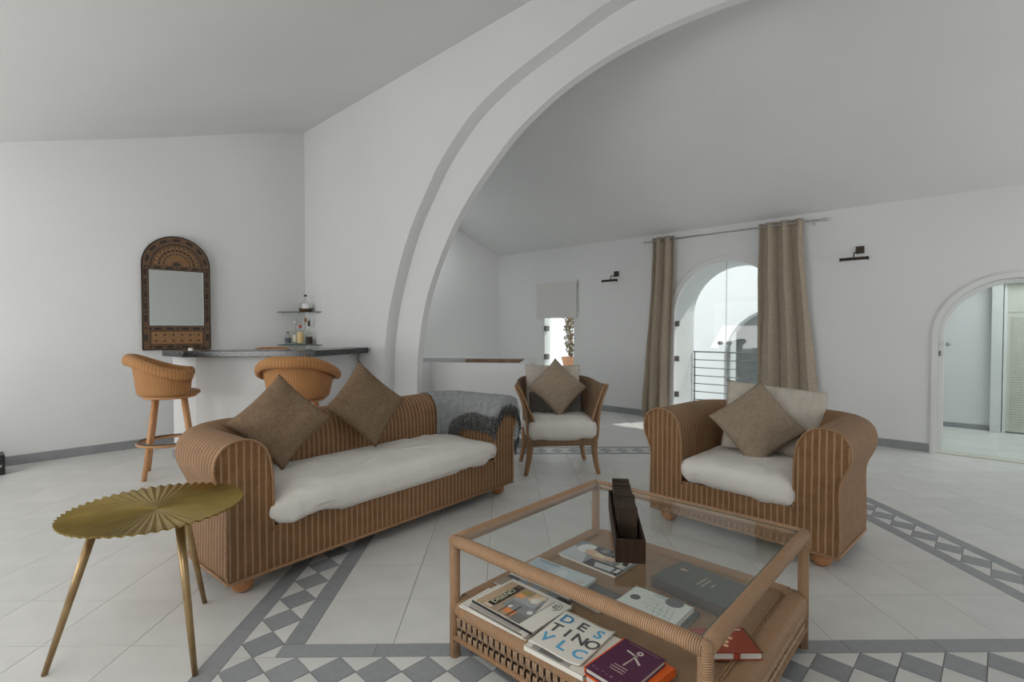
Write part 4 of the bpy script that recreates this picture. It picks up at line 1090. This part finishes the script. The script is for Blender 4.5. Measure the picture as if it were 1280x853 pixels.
# lower shelf
HS = .497
MB().box(-H, H, -H, H, .195, .215).build('shelf', 'shelfweave', tb)
for k in range(4):
    a = PI / 2 * k; c, s = math.cos(a), math.sin(a)
    f = lambda x, y: (c * x - s * y, s * x + c * y)
    P = lambda x, y, z: (*f(x, y), z)
    mb = MB()
    # padded wrapped edge
    prof = [(.438, .214), (.455, .223), (.475, .226), (.498, .221), (.512, .206), (.516, .188), (.512, .172), (.50, .162), (.48, .165)]
    mb.grid(lambda i, j: P(-.44 + .88 * i + 0, *prof[int(round(j * 8))]), 60, 8, lambda i, j: (i * .98, j * .12), True, True)
    mb.build('wrapped_edge', 'cane', tb)
    mb = MB(); 
    mb.tube([P(-.435, .432, .2165), P(.435, .432, .2165)], .0045, 6); mb.tube([P(-.435, .441, .218), P(.435, .441, .218)], .004, 6); mb.build('piping', 'canedark', tb)
    # corner filler
    mb = MB(); cx = .455
    V = []; n = 8
    mb.lathe([(0, .224), (.03, .223), (.047, .214), (.055, .198), (.056, .18), (.045, .163), (0, .163)], 12, (f(cx, cx)[0], f(cx, cx)[1], 0)); mb.build('edge_corner', 'cane', tb)
    # skirt of upright cane stakes, double with a dark slit
    st = MB(); N = 32
    for i in range(N):
        x = -.465 + .93 * (i + .5) / N
        for (za, zb, yy) in ((.130, .166, .503), (.085, .114, .500)):
            st.tube([P(x - .0045, yy, za), P(x - .0052, yy + .002, zb)], .0044, 5); st.tube([P(x + .0052, yy, za), P(x + .0052, yy + .002, zb)], .0044, 5)
        st.tube([P(x - .006, .497, .110), P(x - .006, .497, .134)], .004, 4)
    st.build('skirt_stakes', 'stakes', tb, kind='stuff')
    MB().box(-.475, .475, .484, .490, .085, .166, lambda x, y, z: P(x, y, z)).build('skirt_lining', 'inlaydark', tb)
    mb = MB(); mb.tube([P(-.478, .501, .080), P(.478, .501, .080)], .010, 8); mb.build('bottom_rail', 'canedark', tb)

# ================================================================ THINGS ON THE TABLE
# tray of dark wooden blocks standing on the glass
TZ = .4675
bx = empty('block_tray', (.470, 1.985, TZ), R(-9.0), 'long dark wooden tray of upright blocks standing on the glass table top', 'wooden tray')
q = MB()
for nm, b in (('tray_side', (-.051, -.044, -.27, .27, 0, .082)), ('tray_side', (.044, .051, -.27, .27, 0, .082)), ('tray_end', (-.044, .044, -.27, -.262, 0, .082)), ('tray_end', (-.044, .044, .262, .27, 0, .082)), ('tray_base', (-.044, .044, -.262, .262, 0, .008))):
    bev(MB().box(*b).build(nm, 'darkwood', bx), .001, 1)
for k in range(11):
    y = .238 - k * .0345; dz = random.Random(k).uniform(-.004, .006); tl = R(random.Random(k + 50).uniform(1, 5))
    o = MB().box(-.036, .036, -.0145, .0145, 0, .128 + dz).build('wooden_block', 'blockwood'); bev(o, .002, 1)
    o.location = TL(0, 0, 0)
    c9, s9 = math.cos(R(-9)), math.sin(R(-9)); x0 = random.Random(k + 9).uniform(-.005, .005)
    o.location = (.470 + c9 * x0 - s9 * y, 1.985 + s9 * x0 + c9 * y, TZ + .0085); o.rotation_euler = (tl * 0, 0, R(-9))
    tag(o, ['rearmost dark wooden block standing in the long tray', 'dark wooden block second from the back of the tray', 'dark wooden block third from the back of the tray', 'dark wooden block fourth from the back of the tray', 'dark wooden block fifth from the back of the tray', 'middle dark wooden block of the row in the tray', 'dark wooden block fifth from the front of the row in the tray', 'dark wooden block fourth from the front of the row in the tray', 'dark wooden block third from the front of the row in the tray', 'dark wooden block second from the front of the row in the tray', 'frontmost dark wooden block of the row, facing the empty part of the tray'][k], 'block', 'wooden blocks in the tray')

# printed art helper: flat coloured shapes lying on a cover
def art(name, parent, z, shapes, dz=.0002):
    mb = MB()
    for i, (pts, c) in enumerate(shapes):
        zz = z + dz * (i + 1) * .6
        mb.add([(x, y, zz) for x, y in pts], [tuple(range(len(pts)))], None, False, A(*c, k=1.9))
    o = fix_up(mb.build(name, 'print', parent)); return o
def fix_up(o):
    for p in o.data.polygons:
        if p.normal.z < 0: p.flip()
    return o
def rect(x0, x1, y0, y1): return [(x0, y0), (x1, y0), (x1, y1), (x0, y1)]
def disc(cx, cy, r, n=16, sy=1): return [(cx + r * math.cos(2 * PI * i / n), cy + r * sy * math.sin(2 * PI * i / n)) for i in range(n)]
def book(name, x, y, z, w, h, t, rot, lab, cover, spine=None, grp=None, soft=False, cat='book'):
    """x,y local table centre; w along local x, h along local y"""
    e = empty(name, TL(x, y, z), TA + R(rot), lab, cat, grp)
    if soft:
        MB().box(-w / 2 + .001, w / 2 - .001, -h / 2 + .001, h / 2 - .001, .0006, t - .0006).build('pages', 'pages', e)
        ct = .0006
    else:
        MB().box(-w / 2 + .004, w / 2 - .004, -h / 2 + .004, h / 2 - .004, .002, t - .002).build('pages', 'pages', e); ct = .0022
    MB().box(-w / 2, w / 2, -h / 2, h / 2, t - ct, t).build('cover', cover, e); MB().box(-w / 2, w / 2, -h / 2, h / 2, 0, ct).build('back_cover', cover, e)
    if spine:
        side, m = spine
        b = {'+y': (-w / 2, w / 2, h / 2 - .002, h / 2 + .0005, 0, t), '-y': (-w / 2, w / 2, -h / 2 - .0005, -h / 2 + .002, 0, t), '-x': (-w / 2 - .0005, -w / 2 + .002, -h / 2, h / 2, 0, t), '+x': (w / 2 - .002, w / 2 + .0005, -h / 2, h / 2, 0, t)}[side]
        MB().box(*b).build('spine', m, e)
    return e, t
SZ = .2155; EZ = .2275
white = flat(176, 172, 164); offw = flat(168, 164, 156)
# 1 stack of design magazines at the left corner
e, t = book('magazine', -.435, .270, EZ, .165, .325, .007, 2, 'bottom white magazine of the stack at the left corner of the shelf', white, ('-x', white), 'stacked design magazines', True, 'magazine')
art('cover_print', e, t, [(rect(-.080, -.074, -.13, -.05), (30, 28, 28)), (rect(-.080, -.074, -.03, .10), (40, 38, 38)), (rect(-.080, -.074, .115, .14), (40, 38, 38))])
e, t = book('magazine', -.420, .262, EZ + .0073, .20, .31, .007, 0, 'middle pale magazine of the stack at the left corner of the shelf', offw, ('-x', offw), 'stacked design magazines', True, 'magazine')
art('cover_print', e, t, [(rect(-.096, -.091, -.14, .12), (54, 50, 48)), (rect(-.088, -.07, -.12, .13), (140, 136, 130))])
e, t = book('magazine', -.376, .245, EZ + .0146, .225, .30, .008, -1, 'top interior design magazine with a room photograph and black title block', white, ('-x', flat(25, 25, 25)), 'stacked design magazines', True, 'magazine')
art('cover_print', e, t, [
    (rect(-.105, .094, -.085, .138), (136, 118, 98)), (rect(-.105, .094, .10, .138), (150, 128, 104)),
    (rect(-.105, .094, -.085, -.03), (96, 96, 94)), (rect(-.02, .06, -.06, .04), (128, 132, 134)), (rect(-.055, .0, -.08, .05), (112, 114, 114)),
    (rect(-.085, -.055, -.03, .02), (176, 108, 62)), (rect(.02, .055, .015, .055), (190, 128, 84)), (rect(.05, .075, .01, .05), (134, 118, 60)),
    (rect(.03, .088, -.05, .0), (184, 150, 122)), (disc(.045, -.03, .022, 14, .8), (196, 186, 172)), (disc(.075, -.04, .016), (190, 170, 146)),
    (rect(-.1, -.07, .06, .10), (176, 158, 140)), ([(-.085, .062), (.088, .062), (.088, .096), (-.085, .096)], (24, 20, 18)), (rect(.066, .088, .066, .092), (84, 64, 44)),
    (disc(-.03, -.068, .012), (206, 204, 198)), (disc(-.045, .015, .010), (186, 186, 182)), (rect(-.10, -.02, -.02, -.014), (60, 58, 56)), (rect(-.10, -.02, .022, .026), (70, 68, 66)),
    ([(-.02, -.085), (.094, -.085), (.094, -.055)], (176, 172, 164))])
text('DISEÑO', .034, flat(205, 180, 150), e, (-.012, .079, t + .0035), 0)
text('ES', .030, flat(60, 58, 56), e, (.068, -.112, t + .0012), R(0)); 
o = MB().tube([(.068 + .024 * math.cos(a), -.112 + .019 * math.sin(a), t + .0006) for a in [PI * (.95 + 1.1 * i / 14) for i in range(15)]], .0012, 4).build('logo_ring', flat(50, 48, 46), e)
# thin magazine half under the stack
e, t = book('magazine', -.262, .290, EZ, .10, .335, .006, -1, 'dark patterned magazine poking out behind the design magazines', flat(120, 108, 96), ('+x', flat(70, 66, 62)), None, True, 'magazine')
art('cover_print', e, t, [(rect(.0, .045, -.165, -.10), (20, 18, 18)), (rect(.0, .045, -.10, -.05), (90, 98, 106)), (rect(.0, .045, -.01, .03), (110, 122, 134)), (rect(.0, .045, .06, .09), (104, 116, 128)), (rect(.02, .045, .10, .16), (60, 60, 60))])
# 2 Valencia guide on a thick white book
e, t = book('book', -.43, -.030, EZ, .235, .225, .016, 2, 'thick white paperback under the DESTINO VLC guide', white, ('-x', white))
art('cover_print', e, t, [(rect(-.112, -.02, -.06, .09), (128, 126, 122)), (rect(-.112, -.08, -.03, .06), (96, 94, 92))])
g = empty('guide_magazine', TL(-.418, -.018, EZ + .0164), TA + R(4), 'white guide reading DESTINO VLC with a curled front edge', 'magazine')
def curl(x, y):
    u = max(0, (-.03 - x)); v = max(0, (y * -1) - .02)
    return .0075 + .22 * u * u + 1.6 * max(0, -y - .045) ** 2 * (1 + 6 * u) + .004 * math.sin(y * 22)
mb = MB(); gw, gh = .115, .098
mb.grid(lambda i, j: (-gw + 2 * gw * i, -gh + 2 * gh * j, curl(-gw + 2 * gw * i, -gh + 2 * gh * j)), 24, 20, None, True)
o = mb.build('cover', white, g); fix_up(o); sm = o.modifiers.new('thickness', 'SOLIDIFY'); sm.thickness = .0012; sm.offset = -1
MB().box(-gw + .02, gw - .002, -gh + .03, gh - .001, 0, .002).build('pages', 'pages', g)
blue = flat(66, 128, 160); dark = flat(62, 62, 64); teal = flat(48, 100, 130)
for row, (wd_, sp_) in enumerate((('DES', .062), ('TINO', .047), ('VLC', .062))):
    for i, chx in enumerate(wd_):
        x = .066 - row * .064; y = .062 - i * sp_ - (.0 if row != 1 else -.006)
        m = {'D': teal, 'E': dark, 'S': blue, 'T': dark, 'I': dark, 'N': dark, 'O': dark, 'V': blue, 'L': blue, 'C': blue}[chx]
        o = text(chx, .066, m, g, (0, 0, 0), 0, name='letter', ext=.0003, bold=.0013)
        for v in o.data.vertices:
            lx, ly = x + v.co.y, y - v.co.x
            v.co = (lx, ly, curl(lx, ly) + .0008 + v.co.z)
# 3 purple book on an orange one
org = flat(196, 74, 16); pur = flat(62, 24, 48)
e, t = book('book', -.437, -.245, EZ, .225, .165, .022, -6, 'thick book with an orange spine beneath the purple book', org, ('-y', org))
e, t = book('book', -.437, -.228, EZ + .0222, .205, .150, .018, -4, 'purple book with a corkscrew drawing and orange spine', pur, ('+y', org))
art('cover_print', e, t, [(rect(-.1025, .1025, .071, .0755), (196, 74, 16)),
    ([(-.015, .002), (.045, -.004), (.045, -.007), (-.015, -.004)], (150, 142, 132)), ([(.05, -.008), (.058, .030), (.052, .032), (.044, -.006)], (170, 164, 156)), ([(.044, -.008), (.022, -.038), (.016, -.034), (.040, -.002)], (170, 164, 156)),
    (disc(.068, -.008, .010), (176, 172, 164)), (disc(.068, -.008, .005), (62, 24, 48)), (disc(.048, -.005, .008), (110, 104, 96)),
    (rect(.0905, .093, -.06, .05), (120, 100, 100))] + [(rect(-.028 - .012 * k, -.024 - .012 * k, -.025, .022 + .004 * (k % 2)), (150, 130, 130)) for k in range(3)] + [(rect(-.088 + .002 * (k % 3), -.083 + .003 * (k % 2), -.06 + .016 * k, -.052 + .016 * k), (110, 86, 96)) for k in range(8)])
# 4 magazine with hands
e, t = book('magazine', .194, .280, SZ, .20, .315, .008, -2, 'glossy magazine with a black and white photograph of hands, nearest the back corner', flat(120, 124, 124), ('-x', white), None, True, 'magazine')
art('cover_print', e, t, [(rect(-.098, .098, -.155, .155), (104, 108, 112)), ([(-.098, .155), (-.098, .02), (-.02, .05), (.03, .155)], (150, 154, 158)), (disc(.04, .09, .05, 16, .9), (176, 180, 182)),
    (rect(.02, .098, -.06, .06), (50, 54, 60)), (disc(.07, .01, .02), (110, 112, 112)), (disc(.075, -.04, .014), (120, 116, 112)),
    ([(.02, .09), (.05, .06), (.03, -.01), (.045, -.10), (.02, -.12), (-.01, -.02), (-.01, .06)], (168, 140, 118)), ([(.0, .03), (.035, .02), (.02, -.03), (-.005, -.02)], (190, 164, 142)), ([(-.03, .03), (.0, .02), (-.01, -.05), (-.03, -.04)], (150, 120, 98)),
    ([(-.098, .02), (-.03, .01), (-.03, -.155), (-.098, -.155)], (36, 38, 42)), ([(-.09, -.04), (-.05, -.02), (-.04, -.12), (-.085, -.12)], (150, 152, 152)), (rect(-.03, .05, -.15, -.11), (168, 168, 164)), ([(.0, -.145), (.04, -.14), (.04, -.118), (.01, -.115)], (40, 38, 36)), (rect(-.08, -.04, -.15, -.13), (186, 186, 182))])
# 5 pale catalogue
e, t = book('book', -.105, .150, EZ - .011, .16, .25, .010, -3, 'dark photographic booklet under the pale grey catalogue', flat(70, 68, 68), ('-y', white), None, True)
e, t = book('magazine', -.112, .305, EZ, .195, .30, .012, 2, 'pale grey catalogue with a misty cover beside the hands magazine', flat(150, 158, 162), ('-x', white), None, True, 'magazine')
art('cover_print', e, t, [([(-.095, .145), (.095, .145), (.095, .02), (.02, .05), (-.095, .0)], (138, 150, 158)), (disc(.03, -.02, .04, 14, .6), (168, 172, 172)), (disc(-.03, .06, .04, 14, .6), (120, 134, 144)), (disc(.03, -.118, .016), (150, 128, 110)), (disc(.03, -.118, .011), (150, 158, 162)), (rect(.07, .09, .02, .13), (112, 124, 130))])
# 6 big dark box
dk = flat(66, 68, 66)
e, t = book('book', .222, -.192, SZ, .225, .325, .040, -8, 'large dark grey boxed book under the right half of the glass', dk, ('-x', flat(60, 54, 52)))
art('cover_print', e, t, [([(.03, .125), (.05, .115), (.045, .085), (.035, .10)], (170, 140, 116)), (rect(-.02, .045, .056, .060), (92, 92, 90)), (rect(-.03, .045, .002, .010), (126, 122, 112)), (rect(-.035, .04, -.018, -.010), (126, 122, 112)), (rect(-.01, .02, -.046, -.040), (140, 132, 120)), (rect(-.02, .01, -.150, -.138), (120, 106, 92))])
# 7 white book with drawings
e, t = book('book', -.03, -.130, SZ, .165, .245, .014, -1, 'dark covered book under the white one with line drawings', flat(60, 62, 64), ('-x', flat(60, 62, 64)))
e, t = book('book', -.045, -.118, SZ + .0142, .165, .235, .016, 0, 'white book with grey circles and line drawings on its cover', flat(168, 172, 168), ('-y', white))
art('cover_print', e, t, [(disc(.004, .078, .020), (66, 66, 68)), (disc(.064, -.052, .034), (72, 72, 74)), (rect(.058, .082, -.02, .03), (154, 158, 158))] + [([(-.05 + .03 * k, -.08 + .03 * (k % 3)), (-.048 + .03 * k, -.08 + .03 * (k % 3)), (-.03 + .02 * k, .02 + .02 * (k % 2)), (-.032 + .02 * k, .02 + .02 * (k % 2))], (110, 112, 112)) for k in range(4)] + [([(-.06, -.09 + .022 * k), (.02, -.075 + .022 * k), (.02, -.073 + .022 * k), (-.06, -.088 + .022 * k)], (120, 122, 122)) for k in range(4)])
# 8 red book right of the front leg
red = flat(110, 44, 28)
e, t = book('book', -.09, -.395, SZ + .011, .135, .185, .024, 43, 'red hardback with pale page edges at the front right of the shelf', red, None)
art('cover_print', e, t, [(rect(.052, .060, -.075, -.01), (150, 148, 144)), (disc(.01, -.02, .008), (190, 150, 120)), (disc(-.01, .0, .008), (190, 150, 120)), (disc(-.03, .01, .008), (190, 150, 120)), (rect(-.0675, .0675, -.0925, -.085), (70, 44, 20))])
MB().box(-.0678, -.064, -.02, .0, .004, .020).build('page_marker', red, e)
